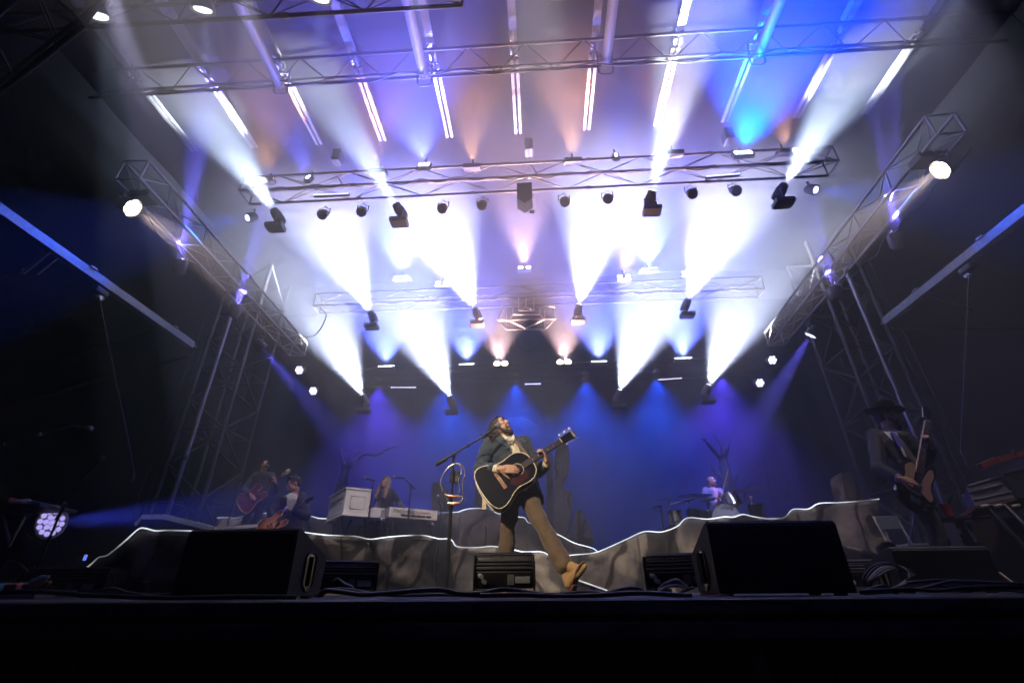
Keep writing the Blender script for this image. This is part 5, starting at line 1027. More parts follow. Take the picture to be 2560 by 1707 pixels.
# ---------------------------------------------------------------- the singer
V = lambda x, y, d: PY(x, y, d)
J = dict(neck=V(1264, 1096, 4.94), pelvis=V(1300, 1228, 4.90), shR=V(1224, 1110, 4.92), shL=V(1309, 1106, 4.96), elR=V(1200, 1170, 4.83), wrR=V(1249, 1172, 4.585), elL=V(1343, 1180, 4.92), wrL=V(1368, 1157, 4.70), hipR=V(1281, 1240, 4.90), hipL=V(1318, 1240, 4.88), knR=V(1268, 1318, 4.86), anR=V(1263, 1452, 4.92), knL=V(1357, 1316, 4.66), anL=V(1413, 1416, 4.46), head=V(1252, 1067, 4.92), f=(.66, -.50, .50), u=(-.42, .22, .86))
M_suit = mat('blue_grey_wool', (.026, .040, .060), .85, noise_amt=.15, noise_scale=120, bump=.9, bump_scale=13, sheen=.2); M_trous = mat('brown_trousers', (.115, .073, .038), .8, noise_amt=.12, noise_scale=100, bump=.9, bump_scale=14, sheen=.2); M_shirt = mat('cream_shirt', (.72, .66, .50), .75, bump=.2, bump_scale=60); M_suede = mat('tan_suede', (.42, .25, .10), .9, noise_amt=.25, noise_scale=40, sheen=.3); M_sole = mat('brown_sole', (.13, .05, .03), .6)
tail = [prim_loft([(V(1328, 1195, 4.93), Vector((.05, 0, .02)), Vector((0, .09, 0))), (V(1338, 1222, 4.93), Vector((.045, 0, .02)), Vector((0, .10, 0))), (V(1350, 1246, 4.93), Vector((.03, 0, .02)), Vector((0, .09, 0))), (V(1357, 1259, 4.93), Vector((.008, 0, .01)), Vector((0, .05, 0)))])]
singer, body, Q, F = person('singer in a blue grey jacket kicking one leg out while strumming a black acoustic guitar', J, dict(s=1.0, vox=.0062, skin=M_skin, shirt=M_shirt, jacket=M_suit, trousers=M_trous, cuffs=M_shirt, shoe=M_suede, sole=M_sole, flare=.086, closed=True, mouth=.042, jaw=.03, sleeve=.70, longjacket=True, jacket_extra=tail,
    vneck=[(1254, 1080), (1288, 1080), (1292, 1100), (1300, 1125), (1306, 1150), (1312, 1200), (1330, 1270), (1262, 1270), (1270, 1200), (1290, 1150), (1274, 1118), (1260, 1098)],
    handR=dict(d=(.97, -.12, -.02), n=(.05, 1, -.1), t=-1, curl=(.22, .3, .2), s=1.08), handL=dict(d=(-.22, -.34, .90), n=(-.92, .1, -.3), t=1, per=[(.35, 1.0, .7), (.35, 1.0, .8), (.4, 1.0, .8), (.45, 1.0, .7)], s=1.06, tdir=(-.45, .5, .75)),
    footR=(V(1263, 1480, 4.98), V(1263, 1486, 4.72)), footL=(V(1427, 1461, 4.44), V(1461, 1415, 4.32))))
# lapels, collar and the strap
def sheet(name, q, m, parent, t=.006, fr=Vector((0, -1, 0))):
    vs = [Vector(p) for p in q]; n = len(vs); vs2 = [p-fr*t for p in vs]; return mesh_obj(name, vs+vs2, [tuple(range(n)), tuple(range(n, 2*n))[::-1]]+[(i, n+i, n+(i+1) % n, (i+1) % n) for i in range(n)], m, parent, smooth=False)
M_lap = mat('lapel_wool', (.032, .048, .07), .8, bump=.2, bump_scale=260, sheen=.3)
sheet('lapel', [V(1255, 1086, 4.83), V(1238, 1096, 4.79), V(1250, 1108, 4.765), V(1262, 1112, 4.765), V(1266, 1122, 4.76), V(1276, 1117, 4.765), V(1263, 1098, 4.79)], M_lap, singer)
sheet('lapel', [V(1286, 1088, 4.87), V(1300, 1098, 4.82), V(1304, 1112, 4.80), V(1309, 1136, 4.78), V(1300, 1128, 4.79), V(1291, 1106, 4.82)], M_lap, singer)
sheet('collar', [V(1256, 1085, 4.83), V(1257, 1095, 4.80), V(1270, 1110, 4.775), V(1274, 1102, 4.79), V(1266, 1090, 4.82)], M_shirt, singer); sheet('collar', [V(1284, 1085, 4.86), V(1287, 1094, 4.83), V(1280, 1110, 4.79), V(1276, 1102, 4.80), V(1280, 1091, 4.84)], M_shirt, singer)
# hair thrown back, beard
capc = [prim_ell(Q(0, -.026, .044), (.087, .096, .086), F), prim_ell(Q(0, -.065, -.02), (.088, .085, .105), F)]
strs = []; rnd = random.Random(3)
for i in range(90):
    i = i*.5
    a = -1.75+3.5*i/45; st0 = Q(.075*math.sin(a), -.02-.07*math.cos(a*.8), .045+.03*math.cos(a)); en = V(1207+42*(i/45)+rnd.uniform(-6, 6), 1096+rnd.uniform(-10, 12), 4.93-.11*math.sin(a*.9+.5)+rnd.uniform(-.02, .02))
    mid = Q(.11*math.sin(a), -.16-.05*rnd.random(), .0); cp = curve_pts(st0, mid, en, 8); wv = rnd.uniform(0, 6); strs.append([p+Vector((.008*math.sin(wv+k*1.3), .006*math.cos(wv+k*1.1), 0)) for k, p in enumerate(cp)])
for i in range(10): strs.append(curve_pts(Q(.06-.012*i, .06-.02*(i % 3), .09), Q(.085, -.03, .10), Q(.088, -.07, -.03+.01*i)))
hair_strands('hair', Q, F, 1., capc, strs, mat('brown_hair', (.02, .011, .007), .42, noise_amt=.5, noise_scale=50, bump=.6, bump_scale=80), singer, .0048, .0085)
def beard(Q, F, s, m, parent, length=.03, j=0., vox=.005):
    P = [prim_capsule(Q(k*.066, .012, -.035), Q(k*.052, .045, -.078-j), .016*s, .02*s) for k in (-1, 1)]+[prim_capsule(Q(k*.052, .045, -.078-j), Q(0, .07, -.10-j-length*.5), .02*s, .027*s) for k in (-1, 1)]
    P += [prim_capsule(Q(-.03, .079, -.046), Q(0, .0935, -.043), .0075*s, .009*s), prim_capsule(Q(.03, .079, -.046), Q(0, .0935, -.043), .0075*s, .009*s), prim_capsule(Q(-.03, .079, -.046), Q(-.035, .066, -.09-j), .009*s, .013*s), prim_capsule(Q(.03, .079, -.046), Q(.035, .066, -.09-j), .009*s, .013*s), prim_ell(Q(0, .068, -.1-j-length*.4), (.04*s, .03*s, (.02+length*.6)*s), F)]
    return blob('beard', P, vox, 2, m, parent, .003, 45)
beard(Q, F, 1., mat('beard_hair', (.03, .016, .010), .6, noise_amt=.5, noise_scale=80, bump=.6, bump_scale=120), singer, .02, .03)

# ---------------------------------------------------------------- guitars
def outline(half_up, half_dn):
    return smooth_outline(half_up+half_dn[::-1], 5)
M_fret = mat('rosewood', (.055, .026, .015), .4, noise_amt=.3, noise_scale=60); M_nick = mat('nickel', (.75, .74, .7), .2, 1.); M_cream2 = mat('cream_binding', (.8, .72, .52), .4); M_mahog = mat('mahogany', (.12, .04, .02), .35); M_pearl = mat('pearl', (.7, .7, .68), .3)
def guitar_frame(org, nut, normal):
    x = (Vector(nut)-Vector(org)).normalized(); z = Vector(normal); z = (z-x*z.dot(x)).normalized(); y = z.cross(x); M = Matrix((x, y, z)).transposed().to_4x4(); M.translation = Vector(org); return M
def neck_parts(root, M, x0, x1, hl, wb, wn, z, head_m, tun=6, frets=20, neck_m=M_mahog, bridge_x=-.17, hw=.038, inline=False, strings=6):
    L = x1-x0; Tm = lambda *a: M @ Matrix.Translation(a)
    nk = prism('neck', [(x0, -wb), (x1, -wn), (x1, wn), (x0, wb)], z-.024, z-.001, neck_m, root, M, bev=.004)
    fb = prism('fretboard', [(x0, -wb), (x1, -wn), (x1, wn), (x0, wb)], z, z+.006, M_fret, nk, M)
    sc = x1-bridge_x
    for k in range(1, frets):
        xx = x1-sc*(1-2**(-k/12))
        if xx > x0+.004: t = (xx-x0)/L; w_ = wb+(wn-wb)*t; box('fret', (.0025, 2*w_, .002), M_nick, nk, Tm(xx, 0, z+.0068))
    for k in (3, 5, 7, 9, 12):
        xx = x1-sc*(1-2**(-(k-.5)/12))
        if xx > x0+.01: box('inlay', (.008, .012, .001), M_pearl, nk, Tm(xx, 0, z+.0066))
    hd = prism('headstock', [(x1, -wn), (x1+.03, -hw*.9), (x1+hl*.9, -hw*1.05), (x1+hl*.97, -.012), (x1+hl*.93, 0), (x1+hl*.97, .012), (x1+hl*.9, hw*1.05), (x1+.03, hw*.9), (x1, wn)], z-.018, z-.003, head_m, root, M @ Matrix.Translation((x1, 0, z)) @ Matrix.Rotation(R(10), 4, 'Y') @ Matrix.Translation((-x1, 0, -z)), bev=.002)
    box('nut', (.006, wn*2, .012), M_cream2, nk, Tm(x1, 0, z+.003)); per = tun//2
    for k in range(per):
        for sgn in (-1, 1):
            p = M @ Vector((x1+.035+k*(hl-.06)/max(1, per-1), sgn*(hw+.002), z-.012-.18*(.035+k*.03)*.5)); q = M @ Vector((x1+.035+k*(hl-.06)/max(1, per-1), sgn*(hw+.02), z-.012-.18*(.035+k*.03)*.5)); t_ = rod('tuner', p, q, .004, M_nick, hd, 6); lathe('button', [(.003, -.004), (.009, -.002), (.009, .002), (.003, .004)], M_nick, t_, Matrix.Translation(q) @ (M.to_3x3() @ Matrix.Rotation(0, 3, 'X')).to_4x4(), 10)
            rod('string_post', M @ Vector((x1+.035+k*(hl-.06)/max(1, per-1), sgn*hw*.62, z-.012)), M @ Vector((x1+.035+k*(hl-.06)/max(1, per-1), sgn*hw*.62, z+.012)), .0045, M_nick, hd, 6)
    for k in range(strings):
        v = (k/(strings-1)-.5)*2; rod('string', M @ Vector((bridge_x, v*.028*(strings/6)**.3, z+.012)), M @ Vector((x1, v*wn*.82, z+.010)), .0011, M_nick, root, 5)
    return hd
so = V(1293, 1174, 4.635); nutp = V(1402, 1102, 4.70)
GM = guitar_frame(so, nutp, (-.02, -.98, .17)); L_ = (nutp-so).length; gs = L_/.475
ag = empty('acoustic_guitar', so, 'black acoustic guitar with cream edges held by the singer', 'guitar')
GS = GM @ Matrix.Diagonal((gs, gs, gs, 1))
hp = [(.152, .0), (.150, .055), (.13, .1), (.085, .135), (.03, .146), (-.03, .140), (-.075, .136), (-.13, .15), (-.2, .185), (-.26, .203), (-.31, .19), (-.342, .14), (-.354, .07), (-.357, 0)]
ol = smooth_outline(hp+[(x, -y) for x, y in hp[-2:0:-1]], 4)
bd_ = prism('guitar_body', ol, -.105, 0, mat('guitar_black', (.006, .006, .007), .16, coat=.8), ag, GS, bev=.003)
for z in (.0005, -.105): sweep('binding', [GS @ Vector((x*1.004, y*1.004, z)) for x, y in ol], .0042*gs, M_cream2, bd_, n=6, closed=True)
lathe('sound_hole', [(.049, .0005), (.049, .0015), (.001, .0016)], mat('hole_dark', (.004, .003, .003), .9), bd_, GS, 32)
for r_r in (.053, .058): sweep('rosette', [GS @ Vector((r_r*math.cos(a*.2618), r_r*math.sin(a*.2618), .0015)) for a in range(24)], .0016, M_cream2, bd_, n=5, closed=True)
pick_ = smooth_outline([(.045, -.038), (.02, -.055), (-.02, -.052), (-.05, -.035), (-.09, -.04), (-.115, -.075), (-.08, -.115), (-.02, -.12), (.04, -.105), (.075, -.075)], 4)
prism('pickguard', pick_, .001, .0035, mat('pickguard_red', (.045, .008, .008), .2, coat=.6), bd_, GS)
prism('bridge', [(-.155, -.085), (-.155, .085), (-.19, .085), (-.19, -.085)], .001, .011, mat('bridge_wood', (.28, .11, .045), .5, noise_amt=.2, noise_scale=60), bd_, GS, bev=.003)
box('saddle', (.004, .075, .004), M_cream2, bd_, GS @ Matrix.Translation((-.165, 0, .012)))
for k in range(6): lathe('bridge_pin', [(.003, 0), (.0035, .004), (.001, .006)], M_pearl, bd_, GS @ Matrix.Translation((-.181, (k-2.5)*.011, .011)), 8)
hd = neck_parts(ag, GS, .06, .475, .175, .028, .0225, .004, mat('guitar_black'), bridge_x=-.165)
text('Gibson', GS @ Vector((.475+.135, 0, -.008)), .03, M_pearl, hd, (GM.to_3x3() @ Matrix.Rotation(R(90), 3, 'Z')).to_4x4())
M_strap = mat('strap_leather', (.12, .07, .035), .6); M_straptan = mat('strap_end_tan', (.62, .5, .33), .55)
def ribbon(name, pts, w, m, parent, nrm=Vector((0, -1, 0)), t=.004, res=5):
    P = []; n = len(pts)
    for i in range(n-1):
        a, b, c, d = (Vector(pts[max(0, min(n-1, k))]) for k in (i-1, i, i+1, i+2))
        for k in range(res): u_ = k/res; P.append(.5*((2*b)+(c-a)*u_+(2*a-5*b+4*c-d)*u_*u_+(3*b-a-3*c+d)*u_**3))
    P.append(Vector(pts[-1])); vs, fs = [], []
    for i, p in enumerate(P):
        t_ = (P[min(len(P)-1, i+1)]-P[max(0, i-1)]).normalized(); s_ = t_.cross(nrm).normalized(); nn = s_.cross(t_).normalized(); vs += [p+s_*w/2, p-s_*w/2, p-s_*w/2+nn*t, p+s_*w/2+nn*t]
    for i in range(len(P)-1):
        for k in range(4): fs.append((i*4+k, i*4+(k+1) % 4, i*4+4+(k+1) % 4, i*4+4+k))
    fs += [(3, 2, 1, 0), tuple(len(vs)-4+k for k in range(4))]; return mesh_obj(name, vs, fs, m, parent, smooth=False)
ribbon('strap', [V(1322, 1142, 4.68), V(1306, 1122, 4.765), V(1290, 1104, 4.81), V(1284, 1092, 4.88)], .03, M_strap, ag)
ribbon('strap_end', [V(1222, 1222, 4.74), V(1213, 1236, 4.72), V(1211, 1256, 4.71), V(1210, 1273, 4.71)], .04, M_straptan, ag, t=.008)
bp_ = V(1238, 1266, 4.99); tag(boxat('belt_pack', bp_, (.06, .03, .09), mat('pack_grey', (.25, .26, .28), .4), bev=.006), 'small grey radio pack clipped behind the singer hip', 'radio pack')
# ---------------------------------------------------------------- the band
def standing(head, f, s=1., fl=0., lean=0.):
    f = Vector(f); fh = Vector((f.x, f.y, 0)).normalized(); ax = Vector((0, 0, 1)).cross(fh); h = Vector(head); z = Vector((0, 0, 1))
    nk = h-z*.15*s-fh*.03; pv = nk-z*.56*s-fh*lean; J = dict(head=h, neck=nk, pelvis=pv)
    for q, k in (('R', -1), ('L', 1)):
        J['sh'+q] = nk+ax*k*.175*s-z*.055*s; J['hip'+q] = pv+ax*k*.09*s-z*.03
        J['an'+q] = Vector((pv.x, pv.y, fl+.09))+ax*k*.13*s; J['kn'+q] = J['hip'+q].lerp(J['an'+q], .5)+fh*.05
        J['el'+q] = J['sh'+q]+ax*k*.08-z*.28*s; J['wr'+q] = J['el'+q]+fh*.2
    return J, fh, ax
M_blk = mat('black_suit', (.006, .006, .008), .7, noise_amt=.2, noise_scale=80, bump=.2, bump_scale=200, sheen=.04); M_blk2 = mat('black_trousers', (.009, .009, .011), .8, sheen=.1); M_wsh = mat('white_shirt', (.7, .7, .72), .75); M_shoe = mat('black_shoe', (.012, .012, .012), .35)
def feet(J, f, s=1.):
    f = Vector((f[0], f[1], 0)).normalized(); r = {}
    for q in 'RL': a = J['an'+q]; r['foot'+q] = (a+Vector((0, 0, -.075))-f*.05, a+Vector((0, 0, -.075))+f*.17)
    return r
def short_hair(Q, F, s, m, parent, top=.0, n=40, seed=1, front=.07):
    rnd = random.Random(seed); P = [prim_ell(Q(0, -.022, .045), (.079*s, .093*s, .078*s), F), prim_ell(Q(0, -.05, -.0), (.074*s, .06*s, .07*s), F)]
    for i in range(n):
        a = rnd.uniform(-1.4, 1.4); b = rnd.uniform(-.9, 1.); p = Q(.07*math.sin(a), front*b*.9-.01, .1*math.cos(a)*(.95)+.012); P.append(prim_capsule(p, p+(F @ Vector((.01*rnd.uniform(-1, 1), .02, .012+top)))*s, .012*s, .008*s, 6, 2))
    return blob('hair', P, .008*s, 1, m, parent, .003, 40)
# bass player in the hat
h = V(2219, 1043, 5.2); J, fh, ax = standing(h, (.74, -.62, 0), 1.0); J['f'] = (.80, -.58, -.12); J['u'] = (.1, -.05, 1)
J['elR'] = V(2199, 1172, 5.02); J['wrR'] = V(2248, 1196, 4.84); J['elL'] = V(2312, 1150, 5.12); J['wrL'] = V(2331, 1115, 4.98); J['shR'] = V(2186, 1090, 5.22); J['shL'] = V(2262, 1096, 5.16)
st = dict(s=1.0, vox=.0075, skin=mat('skin_shade', (.46, .24, .16), .5, noise_amt=.1, noise_scale=40), shirt=M_wsh, jacket=M_blk, trousers=M_blk2, cuffs=M_wsh, shoe=M_shoe, sleeve=.78,
    vneck=[(2196, 1062), (2238, 1072), (2252, 1100), (2270, 1140), (2262, 1142), (2236, 1105), (2214, 1084)], handR=dict(d=(.93, -.2, -.25), n=(-.1, .9, -.4), t=-1, curl=(.3, .4, .3)), handL=dict(d=(-.35, -.5, .78), n=(-.85, .2, -.3), t=1, curl=(.4, 1.0, .7), tdir=(-.5, .5, .7)))
st.update(feet(J, fh)); bassist, body, Q, F = person('bass player in a wide black hat and dark suit at the right', J, st)
beard(Q, F, 1., mat('black_beard', (.012, .008, .006), .6, bump=.5, bump_scale=120), bassist, .075, 0, .006)
short_hair(Q, F, 1., mat('black_hair', (.012, .009, .008), .5), bassist, 0, 16)
hat = empty('hat', Q(0, -.01, .09), 'flat black wide brimmed hat on the bass player head', 'hat'); HM = Matrix.Translation(Q(0, -.012, .075)) @ F.to_4x4(); M_felt = mat('black_felt', (.005, .005, .006), .9, spec=.15, bump=.2, bump_scale=200)
lathe('brim', [(.085, .0), (.12, -.004), (.17, -.006), (.19, .0), (.191, .005), (.17, .0), (.12, .003), (.085, .008)], M_felt, hat, HM, 36)
lathe('crown', [(.092, .0), (.094, .03), (.09, .075), (.084, .1), (.076, .108), (.03, .104), (.001, .102)], M_felt, hat, HM @ Matrix.Diagonal((.95, 1.08, 1, 1)), 32); lathe('hat_band', [(.0955, .004), (.0962, .012), (.0955, .026)], mat('hat_ribbon', (.03, .03, .035), .4), hat, HM @ Matrix.Diagonal((.955, 1.085, 1, 1)), 32)
sheet('tie', [V(2229, 1076, 5.07), V(2238, 1082, 5.05), V(2256, 1112, 5.02), V(2250, 1120, 5.02), V(2236, 1096, 5.05)], mat('blue_tie', (.05, .06, .35), .5), bassist)
so = V(2294, 1207, 4.93); nt_ = V(2318, 1053, 4.97); GM = guitar_frame(so, nt_, (.22, -.95, .12)); gs = (nt_-so).length/.70; GS = GM @ Matrix.Diagonal((gs, gs, gs, 1))
bg_ = empty('bass_guitar', so, 'black bass guitar with a tan pickguard held by the hatted player', 'guitar')
hb = [(.16, -.03), (.25, -.08), (.25, -.13), (.16, -.155), (.05, -.135), (-.06, -.165), (-.17, -.185), (-.25, -.13), (-.275, -.02), (-.25, .09), (-.17, .165), (-.06, .17), (.03, .14), (.11, .155), (.17, .13), (.18, .08), (.13, .03)]
b_ = prism('bass_body', smooth_outline(hb, 4), -.042, 0, mat('bass_black', (.007, .007, .008), .18, coat=.6), bg_, GS, bev=.006)
M_tan = mat('tan_pickguard', (.42, .29, .17), .4)
prism('pickguard', smooth_outline([(.15, .04), (.17, .09), (.11, .135), (.03, .12), (-.04, .125), (-.07, .05), (-.05, .035), (.06, .04)], 4), .001, .0045, M_tan, b_, GS); prism('pickguard', smooth_outline([(.06, -.04), (-.05, -.035), (-.09, -.06), (-.12, -.13), (-.07, -.15), (-.02, -.125), (.05, -.115), (.13, -.13), (.19, -.115), (.18, -.08)], 4), .001, .0045, mat('pale_pickguard', (.42, .25, .2), .4), b_, GS)
for k in range(2): box('pickup', (.03, .085, .012), M_nick, b_, GS @ Matrix.Translation((-.02-.09*k, 0, .006)), bev=.003)
box('bridge', (.05, .085, .014), M_nick, b_, GS @ Matrix.Translation((-.18, 0, .007)), bev=.003)
for k in range(2): lathe('knob', [(.012, 0), (.013, .008), (.011, .018), (.002, .019)], M_nick, b_, GS @ Matrix.Translation((-.17-.045*k, -.11+.01*k, .0)), 16)
neck_parts(bg_, GS, .10, .70, .19, .032, .022, .006, MATS['bass_black'], tun=4, frets=20, neck_m=mat('pale_maple', (.55, .42, .28), .35), bridge_x=-.17, hw=.042, strings=4)
ribbon('strap', [V(2308, 1175, 4.93), V(2278, 1140, 5.0), V(2252, 1104, 5.05), V(2230, 1082, 5.12)], .05, mat('strap_dark', (.05, .045, .04), .6), bg_)
# standing guitarist with the red guitar
def semi_hollow(org, nut, normal, label, bodym, edgem, y=None):
    GM = guitar_frame(org, nut, normal); gs = (Vector(nut)-Vector(org)).length/.52; GS = GM @ Matrix.Diagonal((gs, gs, gs, 1)); g = empty('electric_guitar', org, label, 'guitar')
    hp = [(.06, .035), (.12, .06), (.155, .11), (.12, .15), (.05, .15), (-.02, .13), (-.1, .15), (-.19, .195), (-.26, .18), (-.3, .1), (-.31, 0)]
    ol = smooth_outline(hp+[(x, -y) for x, y in hp[-2::-1]], 4); b = prism('guitar_body', ol, -.045, 0, bodym, g, GS, bev=.004); sweep('binding', [GS @ Vector((x*1.004, y*1.004, .0)) for x, y in ol], .004, edgem, b, n=5, closed=True)
    for k in range(2): box('pickup', (.035, .07, .012), M_nick, b, GS @ Matrix.Translation((.02-.11*k, 0, .006)), bev=.003)
    box('bridge', (.015, .09, .014), M_nick, b, GS @ Matrix.Translation((-.145, 0, .007))); box('tailpiece', (.06, .07, .012), M_nick, b, GS @ Matrix.Translation((-.235, 0, .006)), bev=.003); prism('pickguard', [(.04, -.04), (-.12, -.045), (-.11, -.1), (.03, -.085)], .001, .006, M_blackgloss, b, GS)
    for k in range(4): lathe('knob', [(.012, 0), (.012, .016), (.002, .018)], M_blackgloss, b, GS @ Matrix.Translation((-.17-.05*(k // 2), -.1-.04*(k % 2), 0)), 10)
    for sg in (-1, 1): sweep('sound_slot', [GS @ Vector((x_, sg*(y_), .001)) for x_, y_ in ((-.02, .085), (-.06, .092), (-.1, .085), (-.14, .1))], .004, M_rubber, b, n=5, res=3)
    neck_parts(g, GS, .03, .49, .17, .027, .021, .006, M_blackgloss, bridge_x=-.145, frets=18, neck_m=bodym); return g
h = V(663, 1163, 9.8); J, fh, ax = standing(h, (.15, -1, 0), 1.0, .88); J['f'] = (.45, -.88, .05); J['u'] = (0, 0, 1)
J['elR'] = V(611, 1222, 9.7); J['wrR'] = V(627, 1236, 9.42); J['elL'] = V(690, 1225, 9.72); J['wrL'] = V(689, 1206, 9.5)
M_dk = mat('dark_navy_shirt', (.012, .014, .022), .8, sheen=.2)
st = dict(s=1., vox=.011, skin=M_skin2, jacket=M_dk, trousers=M_blk2, shoe=M_shoe, sleeve=.85, floor=.88, handR=dict(d=(.7, -.3, -.5), n=(.2, .95, -.1), t=-1), handL=dict(d=(-.2, -.4, .85), n=(-.9, .1, -.2), t=1, curl=(.4, 1., .7))); st.update(feet(J, fh)); g1, body, Q, F = person('standing guitarist in dark clothes with a red guitar at the left microphone', J, st)
short_hair(Q, F, 1., M_brow, g1, 0, 30); hair_strands('hair', Q, F, 1., [], [curve_pts(Q(k*.078, -.02, .03), Q(k*.09, -.04, -.03), Q(k*.07, -.05, -.09)) for k in (-1, 1)], M_brow, g1, .009, .018)
semi_hollow(V(640, 1236, 9.5), V(708, 1185, 9.55), (.05, -1, .12), 'dark red semi hollow guitar of the standing player', mat('cherry_red', (.16, .012, .014), .22, coat=.6), M_cream2)
# guitarist at floor level with the sunburst guitar
h = V(735, 1210, 6.9); J, fh, ax = standing(h, (-.25, -.97, 0), .95, 0., .06); J['f'] = (-.72, -.62, -.35); J['u'] = (-.15, -.2, 1)
J['elR'] = V(679, 1281, 6.8); J['wrR'] = V(683, 1300, 6.55); J['elL'] = V(765, 1290, 6.72); J['wrL'] = V(736, 1279, 6.56)
st = dict(s=.98, vox=.010, skin=M_skin2, shirt=mat('striped_grey_shirt', (.45, .45, .5), .75), jacket=M_blk, trousers=M_blk2, shoe=M_shoe, sleeve=.86, vneck=[(722, 1222), (752, 1222), (742, 1250), (728, 1275), (716, 1290), (718, 1250)], handR=dict(d=(.3, -.6, -.6), n=(.4, .8, -.2), t=-1), handL=dict(d=(-.75, -.4, .1), n=(-.2, .4, .7), t=1, curl=(.4, 1., .7))); st.update(feet(J, fh)); g2, body, Q, F = person('guitarist in a dark jacket looking down at a sunburst guitar', J, st)
short_hair(Q, F, .98, mat('black_hair'), g2, .02, 60, 4)
def sunburst():
    m = bpy.data.materials.new('sunburst'); m.use_nodes = True; n = m.node_tree.nodes; l = m.node_tree.links; b = n['Principled BSDF']; b.inputs['Roughness'].default_value = .2; b.inputs['Coat Weight'].default_value = .6
    tc = n.new('ShaderNodeTexCoord'); mp = n.new('ShaderNodeMapping'); mp.inputs['Location'].default_value = (.09*3.6, 0, 0); mp.inputs['Scale'].default_value = (3.6, 4.8, 0); g = n.new('ShaderNodeTexGradient'); g.gradient_type = 'SPHERICAL'; r = n.new('ShaderNodeValToRGB'); r.color_ramp.elements[0].color = (.06, .015, .005, 1); r.color_ramp.elements[1].color = (.75, .3, .04, 1); r.color_ramp.elements[0].position = .1; r.color_ramp.elements[1].position = .6
    l.new(tc.outputs['Object'], mp.inputs[0]); l.new(mp.outputs[0], g.inputs[0]); l.new(g.outputs[0], r.inputs[0]); l.new(r.outputs[0], b.inputs['Base Color']); return m
semi_hollow(V(692, 1303, 6.5), V(765, 1253, 6.55), (-.1, -.98, .2), 'orange sunburst guitar of the player looking down', sunburst(), M_cream2)
# keyboard player
h = V(964, 1206, 9.0); J, fh, ax = standing(h, (-.25, -.97, 0), .93, .62); J['f'] = (-.35, -.85, .22); J['u'] = (.05, .2, 1)
J['elR'] = V(946, 1258, 8.95); J['wrR'] = V(938, 1276, 8.6); J['elL'] = V(1000, 1258, 8.95); J['wrL'] = V(1010, 1275, 8.55)
for q in 'RL': J['an'+q].z = .71; J['kn'+q] = J['hip'+q]+Vector((0, -.36, .0)); J['an'+q] = J['kn'+q]+Vector((0, .0, -.40))
st = dict(s=.93, vox=.010, skin=M_skin, jacket=mat('black_top', (.012, .012, .02), .8, sheen=.3), trousers=M_blk2, shoe=M_shoe, mouth=.022, sleeve=.95, floor=.62, brow=mat('fair_brow', (.2, .11, .05), .6), handR=dict(d=(.0, -.9, -.3), n=(0, -.3, -.95), t=-1), handL=dict(d=(.1, -.9, -.3), n=(0, -.3, -.95), t=1)); st.update(feet(J, fh)); kp, body, Q, F = person('keyboard player with long wavy fair hair singing behind the white keyboards', J, st)
strs = []; rnd = random.Random(9)
for i in range(64):
    a = -2.15+4.3*i/63+rnd.uniform(-.04, .04); sx, cx = math.sin(a), math.cos(a); w1, w2 = rnd.uniform(-.012, .012), rnd.uniform(-.02, .02)
    strs.append([Q(.015*sx, .03-.02*cx, .118), Q(.062*sx, -.06*cx+.005, .1), Q(.088*sx, -.09*cx-.005, .03), Q((.1+w1)*sx, -.095*cx, -.05), Q((.112+w2)*sx, -.09*cx+.01, -.13), Q((.105-w1)*sx+w2, -.07*cx+.03, -.21), Q((.11+w2)*sx, -.06*cx+.04, -.28-.07*rnd.random())])
hair_strands('hair', Q, F, .93, [prim_ell(Q(0, -.03, .045), (.08, .085, .075), F)], strs, mat('fair_hair', (.32, .19, .09), .45, noise_amt=.4, noise_scale=50, bump=.5, bump_scale=90), kp, .007, .0145)
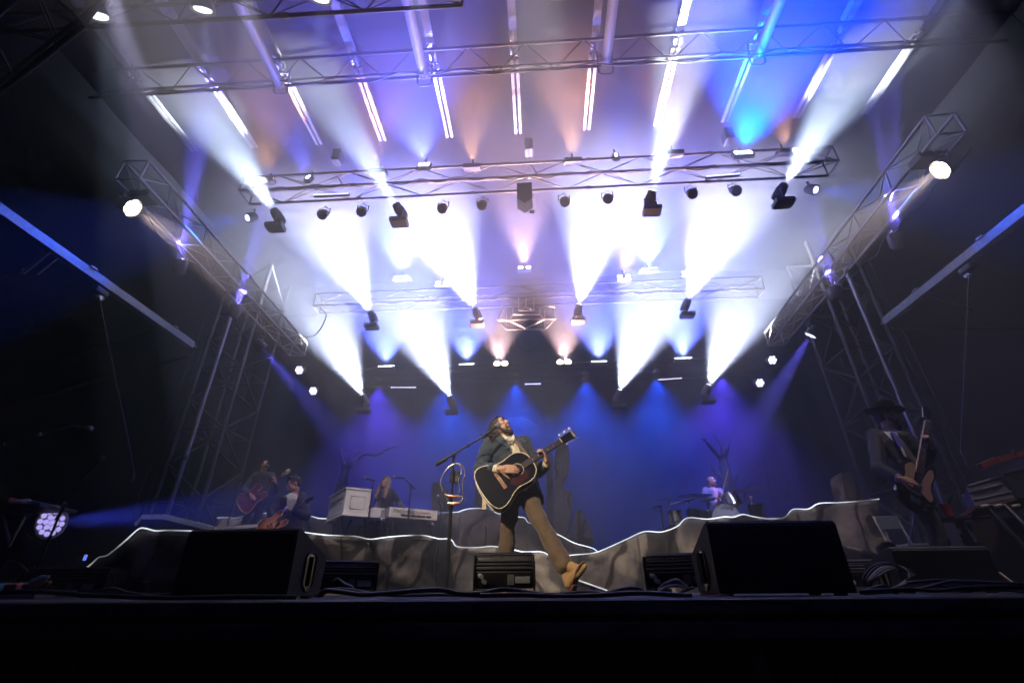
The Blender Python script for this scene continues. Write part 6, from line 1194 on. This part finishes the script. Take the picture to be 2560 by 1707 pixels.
sl = empty('piano_stool', (J['pelvis'].x, J['pelvis'].y+.03, .62), 'dark stool under the keyboard player', 'stool'); lathe('seat', [(.17, 0), (.18, .03), (.02, .06)], M_rubber, sl, Matrix.Translation((J['pelvis'].x, J['pelvis'].y+.03, J['pelvis'].z-.2)), 20); rod('post', (J['pelvis'].x, J['pelvis'].y+.03, .62), (J['pelvis'].x, J['pelvis'].y+.03, J['pelvis'].z-.19), .03, M_chrome, sl)
# drummer
h = V(1779, 1203, 11.6); J, fh, ax = standing(h, (.25, -.97, 0), 1.0, 1.06); J['f'] = (.62, -.76, -.05); J['u'] = (0, 0, 1)
J['elR'] = V(1758, 1246, 11.45); J['wrR'] = V(1788, 1244, 11.2); J['elL'] = V(1803, 1252, 11.5); J['wrL'] = V(1800, 1240, 11.18)
J['pelvis'].z = 1.06+.6
for q, k in (('R', -1), ('L', 1)): J['hip'+q] = J['pelvis']+ax*k*.09; J['kn'+q] = J['hip'+q]+Vector((k*.1, -.4, -.04)); J['an'+q] = Vector((J['kn'+q].x, J['kn'+q].y+.05, 1.15))
st = dict(s=1., vox=.011, skin=M_skin, shirt=mat('pink_stripe_shirt', (.6, .4, .36), .75), jacket=mat('pale_blue_jacket', (.17, .2, .26), .8, sheen=.2), trousers=M_blk2, shoe=M_shoe, floor=1.06, sleeve=.9, brow=mat('grey_brow', (.15, .1, .08), .6), vneck=[(1781, 1216), (1795, 1218), (1797, 1240), (1800, 1262), (1790, 1262), (1786, 1240)], handR=dict(d=(.9, -.3, -.2), n=(0, -.2, -.95), t=-1, curl=(.7, .9, .6)), handL=dict(d=(.15, -.5, .7), n=(-.8, .0, .2), t=1, curl=(.7, 1., .7))); st.update(feet(J, fh)); dr, body, Q, F = person('bald drummer in a pale blue jacket raising a stick', J, st)
beard(Q, F, 1., mat('stubble', (.16, .08, .055), .7), dr, -.01, 0, .008)
ds = tag(rod('drumstick', V(1803, 1242, 11.12), V(1814, 1198, 11.05), .009, mat('stick_hickory', (.62, .45, .28), .5), None, 8), 'pale wooden drumstick raised in the drummer hand', 'drumstick'); lathe('stick_tip', [(.004, -.012), (.010, 0), (.004, .014)], MATS['stick_hickory'], ds, aimM(V(1814.4, 1196.5, 11.05), V(1815, 1190, 11.05)), 8)
